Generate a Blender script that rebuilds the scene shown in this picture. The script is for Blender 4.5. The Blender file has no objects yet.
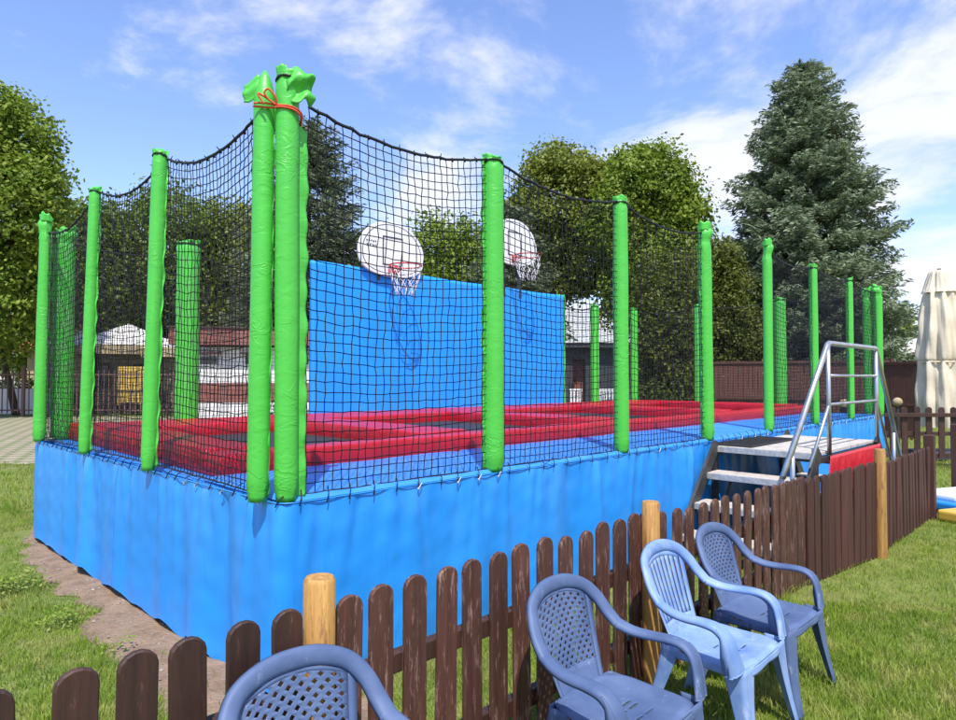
import bpy, bmesh, math, random
import numpy as np
from mathutils import Vector, Matrix
rad = math.radians
random.seed(7); rng = np.random.default_rng(7)
scene = bpy.context.scene
col = scene.collection

# ------------------------------------------------------------------ frame of the place
EYE, F, CX, HY = 1.58, 655.0, 478.0, 378.0
CO = Vector((-0.949, 3.22, 0)); ROT = rad(44.7)
cR, sR = math.cos(ROT), math.sin(ROT)
def L2W(s, t): return (CO.x + s*cR - t*sR, CO.y + s*sR + t*cR)
def W2L(x, y):
    dx, dy = x-CO.x, y-CO.y
    return dx*cR+dy*sR, -dx*sR+dy*cR
def WX(px, d): return (px-CX)/F*d
def WZ(py, d): return EYE + (HY-py)/F*d

# ------------------------------------------------------------------ objects
def tag(o, label=None, cat=None, group=None, kind=None):
    if label: o['label'] = label
    if cat: o['category'] = cat
    if group: o['group'] = group
    if kind: o['kind'] = kind
    return o
def empty(name, loc=(0, 0, 0), rz=0, **k):
    o = bpy.data.objects.new(name, None); col.objects.link(o)
    o.empty_display_size = .1
    o.location = loc; o.rotation_euler = (0, 0, rz)
    return tag(o, **k)
def mesh_obj(name, verts, faces, mat, parent=None, smooth=False, solid=0, sub=0, offset=-1, weld=False):
    me = bpy.data.meshes.new(name)
    me.from_pydata([tuple(v) for v in verts], [], faces); me.validate(); me.update()
    if weld:
        bm = bmesh.new(); bm.from_mesh(me); bmesh.ops.remove_doubles(bm, verts=bm.verts, dist=.0004); bmesh.ops.recalc_face_normals(bm, faces=bm.faces); bm.to_mesh(me); bm.free()
    if smooth: me.polygons.foreach_set('use_smooth', [True]*len(me.polygons))
    if mat: me.materials.append(mat)
    o = bpy.data.objects.new(name, me); col.objects.link(o)
    if solid:
        m = o.modifiers.new('s', 'SOLIDIFY'); m.thickness = solid; m.offset = offset
    if sub:
        m = o.modifiers.new('d', 'SUBSURF'); m.levels = sub; m.render_levels = sub
    if parent: o.parent = parent
    return o
def quads_obj(name, V, nper, mat, parent=None, smooth=False):
    """V: (n*nper,3) array, consecutive polygons of nper vertices"""
    n = len(V)//nper
    me = bpy.data.meshes.new(name)
    me.vertices.add(len(V)); me.vertices.foreach_set('co', np.asarray(V, dtype=np.float32).ravel())
    me.loops.add(len(V)); me.loops.foreach_set('vertex_index', np.arange(len(V), dtype=np.int32))
    me.polygons.add(n); me.polygons.foreach_set('loop_start', np.arange(0, len(V), nper, dtype=np.int32))
    me.polygons.foreach_set('loop_total', np.full(n, nper, dtype=np.int32))
    me.update(calc_edges=True)
    if smooth: me.polygons.foreach_set('use_smooth', [True]*n)
    me.materials.append(mat)
    o = bpy.data.objects.new(name, me); col.objects.link(o)
    if parent: o.parent = parent
    return o

class MB:
    def __init__(s): s.v = []; s.f = []
    def add(s, vs, fs):
        b = len(s.v); s.v += [tuple(p) for p in vs]; s.f += [tuple(i+b for i in f) for f in fs]
    def box(s, c, d, rz=0, bev=0, M=None):
        x, y, z = d[0]/2, d[1]/2, d[2]/2
        if bev <= 0:
            vs = [Vector((a*x, b*y, e*z)) for e in (-1, 1) for b in (-1, 1) for a in (-1, 1)]
            fs = [(0, 2, 3, 1), (4, 5, 7, 6), (0, 1, 5, 4), (2, 6, 7, 3), (0, 4, 6, 2), (1, 3, 7, 5)]
        else:
            bm = bmesh.new(); bmesh.ops.create_cube(bm, size=1)
            for v in bm.verts: v.co = Vector((v.co.x*d[0], v.co.y*d[1], v.co.z*d[2]))
            bmesh.ops.bevel(bm, geom=bm.edges[:], offset=min(bev, min(d)*.49), segments=3, profile=.5, affect='EDGES')
            bm.verts.index_update()
            vs = [v.co.copy() for v in bm.verts]; fs = [tuple(v.index for v in f.verts) for f in bm.faces]; bm.free()
        R = M if M is not None else Matrix.Rotation(rz, 3, 'Z')
        s.add([R @ v + Vector(c) for v in vs], fs)
    def tube(s, pts, r, n=8, cap=True):
        pts = [Vector(p) for p in pts]; m = len(pts)
        rr = r if isinstance(r, (list, tuple)) else [r]*m
        ref = Vector((0, 0, 1)); vs = []
        pn = None
        for i, p in enumerate(pts):
            t = (pts[min(i+1, m-1)]-pts[max(i-1, 0)]).normalized()
            if pn is None:
                a = t.cross(ref)
                if a.length < .05: a = t.cross(Vector((1, 0, 0)))
                a.normalize()
            else:
                a = (pn - t*pn.dot(t)).normalized()
            pn = a; b = t.cross(a)
            for k in range(n):
                th = 2*math.pi*k/n
                vs.append(p + (a*math.cos(th)+b*math.sin(th))*rr[i])
        fs = [(i*n+k, i*n+(k+1) % n, (i+1)*n+(k+1) % n, (i+1)*n+k) for i in range(m-1) for k in range(n)]
        if cap: fs += [tuple(range(n))[::-1], tuple((m-1)*n+k for k in range(n))]
        s.add(vs, fs)
    def grid(s, fn, nu, nv, closed=False, skip=None):
        vs = [fn(i/nu, j/nv) for j in range(nv+1) for i in range(nu+1)]
        fs = [(j*(nu+1)+i, j*(nu+1)+i+1, (j+1)*(nu+1)+i+1, (j+1)*(nu+1)+i) for j in range(nv) for i in range(nu)
              if not (skip and skip((i+.5)/nu, (j+.5)/nv))]
        s.add(vs, fs)
    def build(s, name, mat, parent=None, smooth=False, **k):
        return mesh_obj(name, s.v, s.f, mat, parent, smooth, **k)
def auto_smooth(o, ang=35):
    me = o.data
    me.polygons.foreach_set('use_smooth', [True]*len(me.polygons))
    me.set_sharp_from_angle(angle=rad(ang))
    return o
def catmull(P, n=6):
    P = [np.array(p, float) for p in P]; out = []
    for i in range(len(P)-1):
        p0 = P[max(i-1, 0)]; p1 = P[i]; p2 = P[i+1]; p3 = P[min(i+2, len(P)-1)]
        for k in range(n):
            t = k/n
            out.append(.5*((2*p1)+(-p0+p2)*t+(2*p0-5*p1+4*p2-p3)*t*t+(-p0+3*p1-3*p2+p3)*t**3))
    out.append(P[-1]); return out
# cheap smooth 1-D / 2-D noise
def n1(x, seed=0):
    v = 0
    r = random.Random(seed)
    for k in range(5):
        f = r.uniform(.6, 1.6)*(1.7**k); v += math.sin(x*f+r.uniform(0, 6.28))/(1.5**k)
    return v/2.2
def N2(x, y, seed=0, f0=1.0, oct=4):
    r = random.Random(seed); v = 0; tot = 0
    for k in range(oct*2):
        a = r.uniform(0, 6.28); f = f0*(1.55**k)*r.uniform(.8, 1.2); w = 1/(1.25**k)
        v = v + w*np.sin((x*math.cos(a)+y*math.sin(a))*f+r.uniform(0, 6.28)); tot += w
    return v/tot*1.8

# ------------------------------------------------------------------ materials
def new_mat(name):
    m = bpy.data.materials.new(name); m.use_nodes = True
    nt = m.node_tree; b = nt.nodes['Principled BSDF']
    return m, nt, b
def mat(name, c1, c2=None, rough=.5, scale=5, rscale=None, bump=0, bscale=20, metal=0, spec=.5, detail=4,
        stretch=None, lo=.35, hi=.65, trans=0, c3=None, c3scale=1, c3lo=.5, c3hi=.6, coat=0, bdist=.01, coords='Object'):
    m, nt, b = new_mat(name)
    N, L = nt.nodes, nt.links
    b.inputs['Roughness'].default_value = rough; b.inputs['Metallic'].default_value = metal
    b.inputs['Specular IOR Level'].default_value = spec
    if coat: b.inputs['Coat Weight'].default_value = coat
    b.inputs['Base Color'].default_value = (*c1, 1)
    tc = N.new('ShaderNodeTexCoord'); mp = N.new('ShaderNodeMapping'); L.new(tc.outputs[coords], mp.inputs[0])
    if stretch: mp.inputs['Scale'].default_value = stretch
    out = None
    if c2:
        nz = N.new('ShaderNodeTexNoise'); nz.inputs['Scale'].default_value = scale; nz.inputs['Detail'].default_value = detail
        L.new(mp.outputs[0], nz.inputs['Vector'])
        rp = N.new('ShaderNodeValToRGB'); rp.color_ramp.elements[0].position = lo; rp.color_ramp.elements[1].position = hi
        rp.color_ramp.elements[0].color = (*c1, 1); rp.color_ramp.elements[1].color = (*c2, 1)
        L.new(nz.outputs[0], rp.inputs[0]); out = rp.outputs[0]
        if c3:
            n3 = N.new('ShaderNodeTexNoise'); n3.inputs['Scale'].default_value = c3scale; n3.inputs['Detail'].default_value = 6
            L.new(mp.outputs[0], n3.inputs['Vector'])
            mr = N.new('ShaderNodeMapRange'); mr.inputs[1].default_value = c3lo; mr.inputs[2].default_value = c3hi
            L.new(n3.outputs[0], mr.inputs[0])
            mx = N.new('ShaderNodeMix'); mx.data_type = 'RGBA'; L.new(mr.outputs[0], mx.inputs[0])
            L.new(out, mx.inputs[6]); mx.inputs[7].default_value = (*c3, 1); out = mx.outputs[2]
        L.new(out, b.inputs['Base Color'])
    if bump:
        nb = N.new('ShaderNodeTexNoise'); nb.inputs['Scale'].default_value = bscale; nb.inputs['Detail'].default_value = 5
        L.new(mp.outputs[0], nb.inputs['Vector'])
        bp = N.new('ShaderNodeBump'); bp.inputs['Strength'].default_value = bump; bp.inputs['Distance'].default_value = bdist
        L.new(nb.outputs[0], bp.inputs['Height']); L.new(bp.outputs[0], b.inputs['Normal'])
    if trans:
        tr = N.new('ShaderNodeBsdfTranslucent'); ms = N.new('ShaderNodeMixShader'); ms.inputs[0].default_value = trans
        if out: L.new(out, tr.inputs[0])
        else: tr.inputs[0].default_value = (*c1, 1)
        L.new(b.outputs[0], ms.inputs[1]); L.new(tr.outputs[0], ms.inputs[2])
        L.new(ms.outputs[0], N['Material Output'].inputs[0])
    return m
M = {}
M['tarp'] = mat('blue_tarp', (.018, .265, .76), (.028, .295, .80), rough=.40, scale=1.6, bump=.12, bscale=9, bdist=.02,
                c3=(.05, .28, .72), c3scale=4, c3lo=.52, c3hi=.78, stretch=(1, 1, .5))
def add_creases(m, scale, st, dist_, stretch, lo, hi, width=.035):
    nt = m.node_tree; N, L = nt.nodes, nt.links; b = N['Principled BSDF']; old = b.inputs['Normal'].links[0].from_socket if b.inputs['Normal'].links else None
    tc = N.new('ShaderNodeTexCoord'); mp = N.new('ShaderNodeMapping'); mp.inputs['Scale'].default_value = stretch; L.new(tc.outputs['Object'], mp.inputs[0])
    n2 = N.new('ShaderNodeTexNoise'); n2.inputs['Scale'].default_value = scale; n2.inputs['Detail'].default_value = 3; n2.inputs['Distortion'].default_value = .8; L.new(mp.outputs[0], n2.inputs['Vector'])
    def mth(op, a, v):
        q = N.new('ShaderNodeMath'); q.operation = op; L.new(a, q.inputs[0]); q.inputs[1].default_value = v; return q.outputs[0]
    ab = mth('ABSOLUTE', mth('SUBTRACT', n2.outputs[0], .5), 0)
    rd = N.new('ShaderNodeMapRange'); rd.inputs[1].default_value = 0; rd.inputs[2].default_value = width; rd.inputs[3].default_value = 1; rd.inputs[4].default_value = 0; L.new(ab, rd.inputs[0])
    pt = N.new('ShaderNodeTexNoise'); pt.inputs['Scale'].default_value = 1.7; L.new(tc.outputs['Object'], pt.inputs['Vector'])
    pm_ = N.new('ShaderNodeMapRange'); pm_.inputs[1].default_value = lo; pm_.inputs[2].default_value = hi; L.new(pt.outputs[0], pm_.inputs[0])
    mm = N.new('ShaderNodeMath'); mm.operation = 'MULTIPLY'; L.new(rd.outputs[0], mm.inputs[0]); L.new(pm_.outputs[0], mm.inputs[1])
    bp = N.new('ShaderNodeBump'); bp.inputs['Strength'].default_value = st; bp.inputs['Distance'].default_value = dist_; L.new(mm.outputs[0], bp.inputs['Height'])
    if old: L.new(old, bp.inputs['Normal'])
    L.new(bp.outputs[0], b.inputs['Normal'])
add_creases(M['tarp'], 3.4, .22, .008, (1, 1, .22), .42, .66)
M['wallblue'] = mat('blue_wall_tarp', (.008, .28, .90), (.012, .31, .95), rough=.6, scale=2, bump=.08, bscale=6, bdist=.02)
M['padblue'] = mat('blue_vinyl', (.030, .23, .72), (.055, .27, .75), rough=.45, scale=5, bump=.2, bscale=12, bdist=.02)
M['red'] = mat('red_vinyl', (.36, .004, .013), (.46, .007, .020), rough=.42, scale=4, bump=.25, bscale=10, bdist=.02)
M['redcover'] = mat('red_cover', (.70, .012, .03), (.60, .01, .03), rough=.4, scale=6, bump=.4, bscale=9, bdist=.03)
M['mat'] = mat('black_mesh', (.018, .018, .022), (.03, .03, .034), rough=.65, scale=200)
M['rubber'] = mat('rubber', (.012, .012, .013), (.03, .03, .032), rough=.8, scale=120, bump=.5, bscale=160)
M['net'] = mat('net_cord', (.008, .008, .014), rough=.65)
M['blackmetal'] = mat('black_metal', (.03, .03, .033), (.05, .048, .045), rough=.45, scale=20)
M['galv'] = mat('steel', (.42, .43, .45), (.58, .58, .60), rough=.34, metal=.85, scale=12, stretch=(1, 1, .2))
M['tread'] = mat('tread_board', (.42, .38, .33), (.56, .52, .47), rough=.75, scale=40, bump=.5, bscale=160, c3=(.22, .19, .16), c3scale=12, c3lo=.56, c3hi=.75)
M['alu'] = mat('aluminium', (.62, .60, .58), (.45, .44, .43), rough=.5, metal=.5, scale=30)
M['white'] = mat('white_paint', (.80, .80, .80), (.72, .72, .72), rough=.45, scale=9)
M['darkpaint'] = mat('dark_print', (.04, .04, .05), rough=.6)
M['redmetal'] = mat('red_rim', (.55, .04, .04), (.42, .05, .04), rough=.5, scale=30)
M['whitecord'] = mat('white_cord', (.75, .74, .72), rough=.8)
M['redcord'] = mat('red_cord', (.62, .07, .03), rough=.7)
M['eyelet'] = mat('eyelet', (.7, .55, .38), (.8, .8, .8), rough=.35, metal=.3, scale=3)
add_creases(M['red'], 3.5, .4, .008, (1, 1, 1), .42, .62)
add_creases(M['redcover'], 4, .2, .008, (1, 1, .2), .35, .6)
add_creases(M['padblue'], 3, .4, .008, (1, 1, 1), .42, .62)
add_creases(M['wallblue'], 1.2, .3, .008, (1, 1, .6), .42, .62)
# green padded sleeve with slanting creases
def sleeve_mat():
    m, nt, b = new_mat('green_vinyl'); N, L = nt.nodes, nt.links
    tc = N.new('ShaderNodeTexCoord')
    nz = N.new('ShaderNodeTexNoise'); nz.inputs['Scale'].default_value = 3; L.new(tc.outputs['Object'], nz.inputs['Vector'])
    rp = N.new('ShaderNodeValToRGB'); rp.color_ramp.elements[0].color = (.060, .44, .045, 1); rp.color_ramp.elements[1].color = (.085, .52, .060, 1)
    L.new(nz.outputs[0], rp.inputs[0]); L.new(rp.outputs[0], b.inputs['Base Color'])
    mp = N.new('ShaderNodeMapping'); mp.inputs['Scale'].default_value = (9, 9, 15); mp.inputs['Rotation'].default_value = (.55, .4, 0)
    L.new(tc.outputs['Object'], mp.inputs[0])
    n2 = N.new('ShaderNodeTexNoise'); n2.inputs['Scale'].default_value = 1.0; n2.inputs['Detail'].default_value = 3; n2.inputs['Distortion'].default_value = 1.2
    L.new(mp.outputs[0], n2.inputs['Vector'])
    def mth(op, a, v):
        q = N.new('ShaderNodeMath'); q.operation = op; L.new(a, q.inputs[0]); q.inputs[1].default_value = v; return q.outputs[0]
    ab = mth('ABSOLUTE', mth('SUBTRACT', n2.outputs[0], .5), 0)
    rd = N.new('ShaderNodeMapRange'); rd.inputs[1].default_value = 0; rd.inputs[2].default_value = .05; rd.inputs[3].default_value = 1; rd.inputs[4].default_value = 0; L.new(ab, rd.inputs[0])
    pt = N.new('ShaderNodeTexNoise'); pt.inputs['Scale'].default_value = 3.2; L.new(tc.outputs['Object'], pt.inputs['Vector'])
    pm_ = N.new('ShaderNodeMapRange'); pm_.inputs[1].default_value = .48; pm_.inputs[2].default_value = .66; L.new(pt.outputs[0], pm_.inputs[0])
    mm = N.new('ShaderNodeMath'); mm.operation = 'MULTIPLY'; L.new(rd.outputs[0], mm.inputs[0]); L.new(pm_.outputs[0], mm.inputs[1])
    bp = N.new('ShaderNodeBump'); bp.inputs['Strength'].default_value = .40; bp.inputs['Distance'].default_value = .005
    L.new(mm.outputs[0], bp.inputs['Height'])
    b2 = N.new('ShaderNodeBump'); b2.inputs['Strength'].default_value = .3; b2.inputs['Distance'].default_value = .012
    L.new(n2.outputs[0], b2.inputs['Height']); L.new(bp.outputs[0], b2.inputs['Normal']); L.new(b2.outputs[0], b.inputs['Normal'])
    b.inputs['Roughness'].default_value = .42
    return m
M['green'] = sleeve_mat()
# weathered brown stained wood
def wood_mat(name, base, dark, worn, wlo, whi, grain=(26, 26, 1.6)):
    m, nt, b = new_mat(name); N, L = nt.nodes, nt.links
    tc = N.new('ShaderNodeTexCoord'); oi = N.new('ShaderNodeObjectInfo')
    ad = N.new('ShaderNodeVectorMath'); ad.operation = 'ADD'
    sc = N.new('ShaderNodeVectorMath'); sc.operation = 'SCALE'; sc.inputs[3].default_value = 37
    L.new(oi.outputs['Random'], sc.inputs[0]); L.new(tc.outputs['Object'], ad.inputs[0]); L.new(sc.outputs[0], ad.inputs[1])
    mp = N.new('ShaderNodeMapping'); mp.inputs['Scale'].default_value = grain; L.new(ad.outputs[0], mp.inputs[0])
    n = N.new('ShaderNodeTexNoise'); n.inputs['Scale'].default_value = 1.6; n.inputs['Detail'].default_value = 7; n.inputs['Roughness'].default_value = .65
    L.new(mp.outputs[0], n.inputs['Vector'])
    rp = N.new('ShaderNodeValToRGB'); rp.color_ramp.elements[0].position = .3; rp.color_ramp.elements[1].position = .7
    rp.color_ramp.elements[0].color = (*dark, 1); rp.color_ramp.elements[1].color = (*base, 1)
    L.new(n.outputs[0], rp.inputs[0])
    m2 = N.new('ShaderNodeMapping'); m2.inputs['Scale'].default_value = (34, 34, 5); L.new(ad.outputs[0], m2.inputs[0])
    n2 = N.new('ShaderNodeTexNoise'); n2.inputs['Scale'].default_value = 1.5; n2.inputs['Detail'].default_value = 9; n2.inputs['Roughness'].default_value = .75
    L.new(m2.outputs[0], n2.inputs['Vector'])
    mr = N.new('ShaderNodeMapRange'); mr.inputs[1].default_value = wlo; mr.inputs[2].default_value = whi; L.new(n2.outputs[0], mr.inputs[0])
    mx = N.new('ShaderNodeMix'); mx.data_type = 'RGBA'; L.new(mr.outputs[0], mx.inputs[0]); L.new(rp.outputs[0], mx.inputs[6]); mx.inputs[7].default_value = (*worn, 1)
    hv = N.new('ShaderNodeHueSaturation'); L.new(mx.outputs[2], hv.inputs['Color'])
    vr = N.new('ShaderNodeMapRange'); vr.inputs[3].default_value = .72; vr.inputs[4].default_value = 1.25; L.new(oi.outputs['Random'], vr.inputs[0]); L.new(vr.outputs[0], hv.inputs['Value'])
    L.new(hv.outputs[0], b.inputs['Base Color'])
    bp = N.new('ShaderNodeBump'); bp.inputs['Strength'].default_value = .6; bp.inputs['Distance'].default_value = .004
    L.new(n2.outputs[0], bp.inputs['Height']); L.new(bp.outputs[0], b.inputs['Normal'])
    b.inputs['Roughness'].default_value = .6
    return m
M['picket'] = wood_mat('weathered_brown_wood', (.105, .038, .023), (.042, .015, .010), (.28, .17, .13), .54, .66)
M['picketdark'] = wood_mat('dark_brown_wood', (.062, .024, .015), (.022, .009, .006), (.20, .125, .085), .59, .71)
M['picketred'] = wood_mat('red_brown_wood', (.078, .026, .019), (.040, .013, .010), (.17, .09, .07), .68, .8)
M['postwood'] = wood_mat('fresh_pine', (.46, .26, .072), (.29, .14, .033), (.20, .085, .028), .50, .62, grain=(30, 30, .9))
M['farwood'] = wood_mat('far_brown_wood', (.11, .045, .035), (.07, .026, .02), (.16, .09, .07), .62, .8)
def plastic(name, a, b_, worn, wl, wh, rough):
    m, nt, b = new_mat(name); N, L = nt.nodes, nt.links
    tc = N.new('ShaderNodeTexCoord')
    def noise(s, d, r=.5, st=None):
        n = N.new('ShaderNodeTexNoise'); n.inputs['Scale'].default_value = s; n.inputs['Detail'].default_value = d; n.inputs['Roughness'].default_value = r
        if st:
            mp = N.new('ShaderNodeMapping'); mp.inputs['Scale'].default_value = st; L.new(tc.outputs['Object'], mp.inputs[0]); L.new(mp.outputs[0], n.inputs['Vector'])
        else: L.new(tc.outputs['Object'], n.inputs['Vector'])
        return n
    n = noise(5, 6, .6)
    rp = N.new('ShaderNodeValToRGB'); rp.color_ramp.elements[0].position = .35; rp.color_ramp.elements[1].position = .68
    rp.color_ramp.elements[0].color = (*a, 1); rp.color_ramp.elements[1].color = (*b_, 1); L.new(n.outputs[0], rp.inputs[0])
    n2 = noise(16, 10, .72, (1, 1, .45)); mr = N.new('ShaderNodeMapRange'); mr.inputs[4].default_value = .7; mr.inputs[1].default_value = wl; mr.inputs[2].default_value = wh; L.new(n2.outputs[0], mr.inputs[0])
    mx = N.new('ShaderNodeMix'); mx.data_type = 'RGBA'; L.new(mr.outputs[0], mx.inputs[0]); L.new(rp.outputs[0], mx.inputs[6]); mx.inputs[7].default_value = (*worn, 1)
    L.new(mx.outputs[2], b.inputs['Base Color'])
    rr = N.new('ShaderNodeMapRange'); rr.inputs[3].default_value = rough-.1; rr.inputs[4].default_value = rough+.2; L.new(n.outputs[0], rr.inputs[0]); L.new(rr.outputs[0], b.inputs['Roughness'])
    bp = N.new('ShaderNodeBump'); bp.inputs['Strength'].default_value = .15; bp.inputs['Distance'].default_value = .002
    n3 = noise(120, 3); L.new(n3.outputs[0], bp.inputs['Height']); L.new(bp.outputs[0], b.inputs['Normal'])
    return m
M['chair'] = plastic('slate_blue_plastic', (.054, .090, .190), (.098, .146, .268), (.40, .43, .50), .62, .74, .55)
M['chair2'] = plastic('light_blue_plastic', (.12, .22, .46), (.27, .38, .60), (.56, .58, .66), .58, .76, .48)

# ------------------------------------------------------------------ ground
def ground_mat():
    return mat('lawn_soil', (.12, .155, .028), (.18, .21, .045), rough=.95, scale=9, detail=9, bump=.6, bscale=60, bdist=.02,
               c3=(.15, .13, .045), c3scale=1.3, c3lo=.5, c3hi=.72)
M['ground'] = ground_mat()
g = MB(); g.box((0, 150, -.05), (700, 700, .1)); o = g.build('ground', M['ground']); tag(o, kind='structure')
M['soil'] = mat('bare_soil', (.185, .118, .072), (.29, .195, .125), rough=.95, scale=7, detail=12, bump=1, bscale=45, bdist=.02,
                c3=(.25, .19, .135), c3scale=28, c3lo=.55, c3hi=.68)
# soil strip along the left skirt (local s<0)
def soil_w(t): return .44 -.03*t + .10*n1(t*2.2, 5) + .06*n1(t*9, 6)
sv = []; sf = []; nS = 110
for i in range(nS+1):
    t = -1.10 + i*(5.35+1.10)/nS
    w = soil_w(t) if t < 4.6 else soil_w(t)*max(.0, (5.35-t)/.75)
    for k in range(9):
        a = k/8; s = .35 - a*(w+.35)
        x, y = L2W(s, t); sv.append((x, y, .012*math.sin(a*math.pi)+.004+.004*n1(t*8+k*2, 9)*(a < .95)))
for i in range(nS):
    for k in range(8): sf.append((i*9+k, i*9+k+1, (i+1)*9+k+1, (i+1)*9+k))
o = mesh_obj('soil', sv, sf, M['soil'], smooth=True); tag(o, kind='structure')
# paved yard at far left
def paver_mat():
    m, nt, b = new_mat('pavers'); N, L = nt.nodes, nt.links
    tc = N.new('ShaderNodeTexCoord'); br = N.new('ShaderNodeTexBrick'); L.new(tc.outputs['Object'], br.inputs['Vector'])
    br.inputs['Scale'].default_value = 1; br.inputs['Brick Width'].default_value = .4; br.inputs['Row Height'].default_value = .4
    br.inputs['Mortar Size'].default_value = .05
    br.inputs['Color1'].default_value = (.34, .28, .20, 1); br.inputs['Color2'].default_value = (.28, .24, .165, 1); br.inputs['Mortar'].default_value = (.12, .15, .05, 1)
    L.new(br.outputs[0], b.inputs['Base Color']); b.inputs['Roughness'].default_value = .9; return m
M['paver'] = paver_mat()
o = mesh_obj('pavement', [(-60, 12.0, .006), (-4.5, 12.0, .006), (-4.5, 26.5, .006), (-60, 26.5, .006)], [(0, 1, 2, 3)], M['paver']); tag(o, kind='structure')

# ------------------------------------------------------------------ TRAMPOLINE
TH, LEN, WID = .98, 10.57, 4.70
tr = empty('trampoline', (CO.x, CO.y, 0), ROT, label='large trampoline on a blue skirted base with green posts and black netting', cat='trampoline')
# skirt: closed path with rounded corners
def rect_path(x0, y0, x1, y1, r, ds):
    pts = []
    def seg(a, b):
        n = max(1, int((Vector(b)-Vector(a)).length/ds))
        for i in range(n): pts.append((a[0]+(b[0]-a[0])*i/n, a[1]+(b[1]-a[1])*i/n))
    def arc(cx, cy, a0):
        for i in range(5):
            a = a0+i/5*math.pi/2; pts.append((cx+r*math.cos(a), cy+r*math.sin(a)))
    seg((x0+r, y0), (x1-r, y0)); arc(x1-r, y0+r, -math.pi/2)
    seg((x1, y0+r), (x1, y1-r)); arc(x1-r, y1-r, 0)
    seg((x1-r, y1), (x0+r, y1)); arc(x0+r, y1-r, math.pi/2)
    seg((x0, y1-r), (x0, y0+r)); arc(x0+r, y0+r, math.pi)
    return pts
SH = .024
pp = rect_path(-.03, -.03, LEN+.03, WID+.03, .07, .022)
pp = [(a-SH*max(0, b)*max(0, 1-a/1.5), b) for a, b in pp]
nP = len(pp); rows = 30
P = np.array(pp); T = np.roll(P, -1, 0)-np.roll(P, 1, 0); T /= np.linalg.norm(T, axis=1)[:, None]
Nn = np.stack([T[:, 1], -T[:, 0]], 1)
dist = np.concatenate([[0], np.cumsum(np.linalg.norm(np.roll(P, -1, 0)-P, axis=1))])[:-1]
per = dist[-1]
q = 2*math.pi*dist/per
rr_ = random.Random(11)
def wav(ks):
    v = np.zeros(nP)
    for k, a in ks: v += a*np.sin(k*q+rr_.uniform(0, 6.28))
    return v
big = wav([(31, .5), (43, .6), (57, .5), (71, .4)]); mid = wav([(83, .5), (97, .45), (121, .3)]); fine = wav([(143, .5), (187, .4), (233, .3)])
fold = np.abs(fine)**.6*np.sign(fine)
V = []
ridges = []; _d = .1
while _d < per-.2:
    ridges.append((_d, rr_.uniform(.012, .036)*rr_.choice([1, 1, -.5]), rr_.uniform(-.16, .16))); _d += rr_.uniform(.13, .42)
zb = .045+.04*np.clip(big, -1, 1)
for j in range(rows+1):
    a = j/rows   # 0 top
    z = TH - .012 - a*(TH-.012-zb)
    top = math.exp(-a*9)
    gather = -.006*(1-np.cos(dist/.30*2*math.pi))*top
    out = gather + a**.7*(.026*big+.005*mid) + .005*mid*(1-a)*min(1, a*6) + .007*fold*math.exp(-((a-.16)/.14)**2)
    out = out + .012*a
    for (dr_, am, sl) in ridges:
        dd_ = (dist-dr_-sl*a+per/2) % per-per/2; wd_ = .012+.075*a
        out = out + am*(.5*np.exp(-np.abs(dd_)/wd_*1.3)+.5*np.exp(-(dd_/wd_)**2))*(1-math.exp(-a*22))*math.exp(-a*1.5)
    out = out + .004*N2(dist*3, np.full(nP, a*4), 3, 1.5)
    z = z - .010*(1-np.cos(dist/.30*2*math.pi))*.5*(1 if j == 0 else max(0, 1-a*8))
    for i in range(nP): V.append((P[i, 0]+Nn[i, 0]*out[i], P[i, 1]+Nn[i, 1]*out[i], z[i]))
Fc = [(j*nP+i, (j+1)*nP+i, (j+1)*nP+(i+1) % nP, j*nP+(i+1) % nP) for j in range(rows) for i in range(nP)]
o = mesh_obj('skirt', V, Fc, M['tarp'], tr, smooth=True); o['label'] = 'blue tarpaulin skirt hanging in soft folds'
Vg = np.array(V).reshape(rows+1, nP, 3); m = MB()
for s0 in (1.9, 4.55, 7.2, 9.8, 12.6, 15.4, 18.0, 20.7, 23.4, 26.0, 28.4):
    i0 = int(np.argmin(np.abs(dist-s0))); nx, ny = Nn[i0]; tx_, ty_ = T[i0]
    m = MB()
    for dlt in (0,):
        m.tube([(Vg[j, i0, 0]+nx*.0015+tx_*dlt, Vg[j, i0, 1]+ny*.0015+ty_*dlt, Vg[j, i0, 2]) for j in range(rows+1)], .0024, 4)
    m.build('skirt_seam', M['padblue'], tr)
# hem welt along the top
m = MB(); m.tube([(p[0]+n[0]*.0, p[1]+n[1]*.0, TH-.012) for p, n in zip(pp, Nn)][::2]+[(pp[0][0], pp[0][1], TH-.012)], .0035, 6, cap=False)
m.build('skirt_hem', M['tarp'], tr, smooth=True)
# lacing along the top edge
m = MB(); e = MB()
d = 0
for i in range(0, nP, 7):
    i = min(nP-1, i+random.randint(0, 2)); p = P[i]; n = Nn[i]; t_ = T[i]
    if i % 2 == 0 or True:
        a = Vector((p[0]+n[0]*.012, p[1]+n[1]*.012, TH-.03)); b = Vector((p[0]-n[0]*.03+t_[0]*.03, p[1]-n[1]*.03+t_[1]*.03, TH+.035+.008*math.sin(i)))
        m.tube([a, (a+b)/2+Vector((n[0]*.012, n[1]*.012, .006)), b], .0035, 5)
        if random.random() < .16:
            e.tube([a+Vector((n[0]*.002, n[1]*.002, 0)), a+Vector((n[0]*.006, n[1]*.006, .0))], .006, 8)
            b2 = a+Vector((t_[0]*.03, t_[1]*.03, .028))
            e.tube([a+Vector((n[0]*.006, n[1]*.006, 0)), b2], .0022, 5)
m.build('lacing', M['net'], tr, smooth=True)['kind'] = 'stuff'; e.build('eyelets', M['eyelet'], tr)['kind'] = 'stuff'
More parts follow.
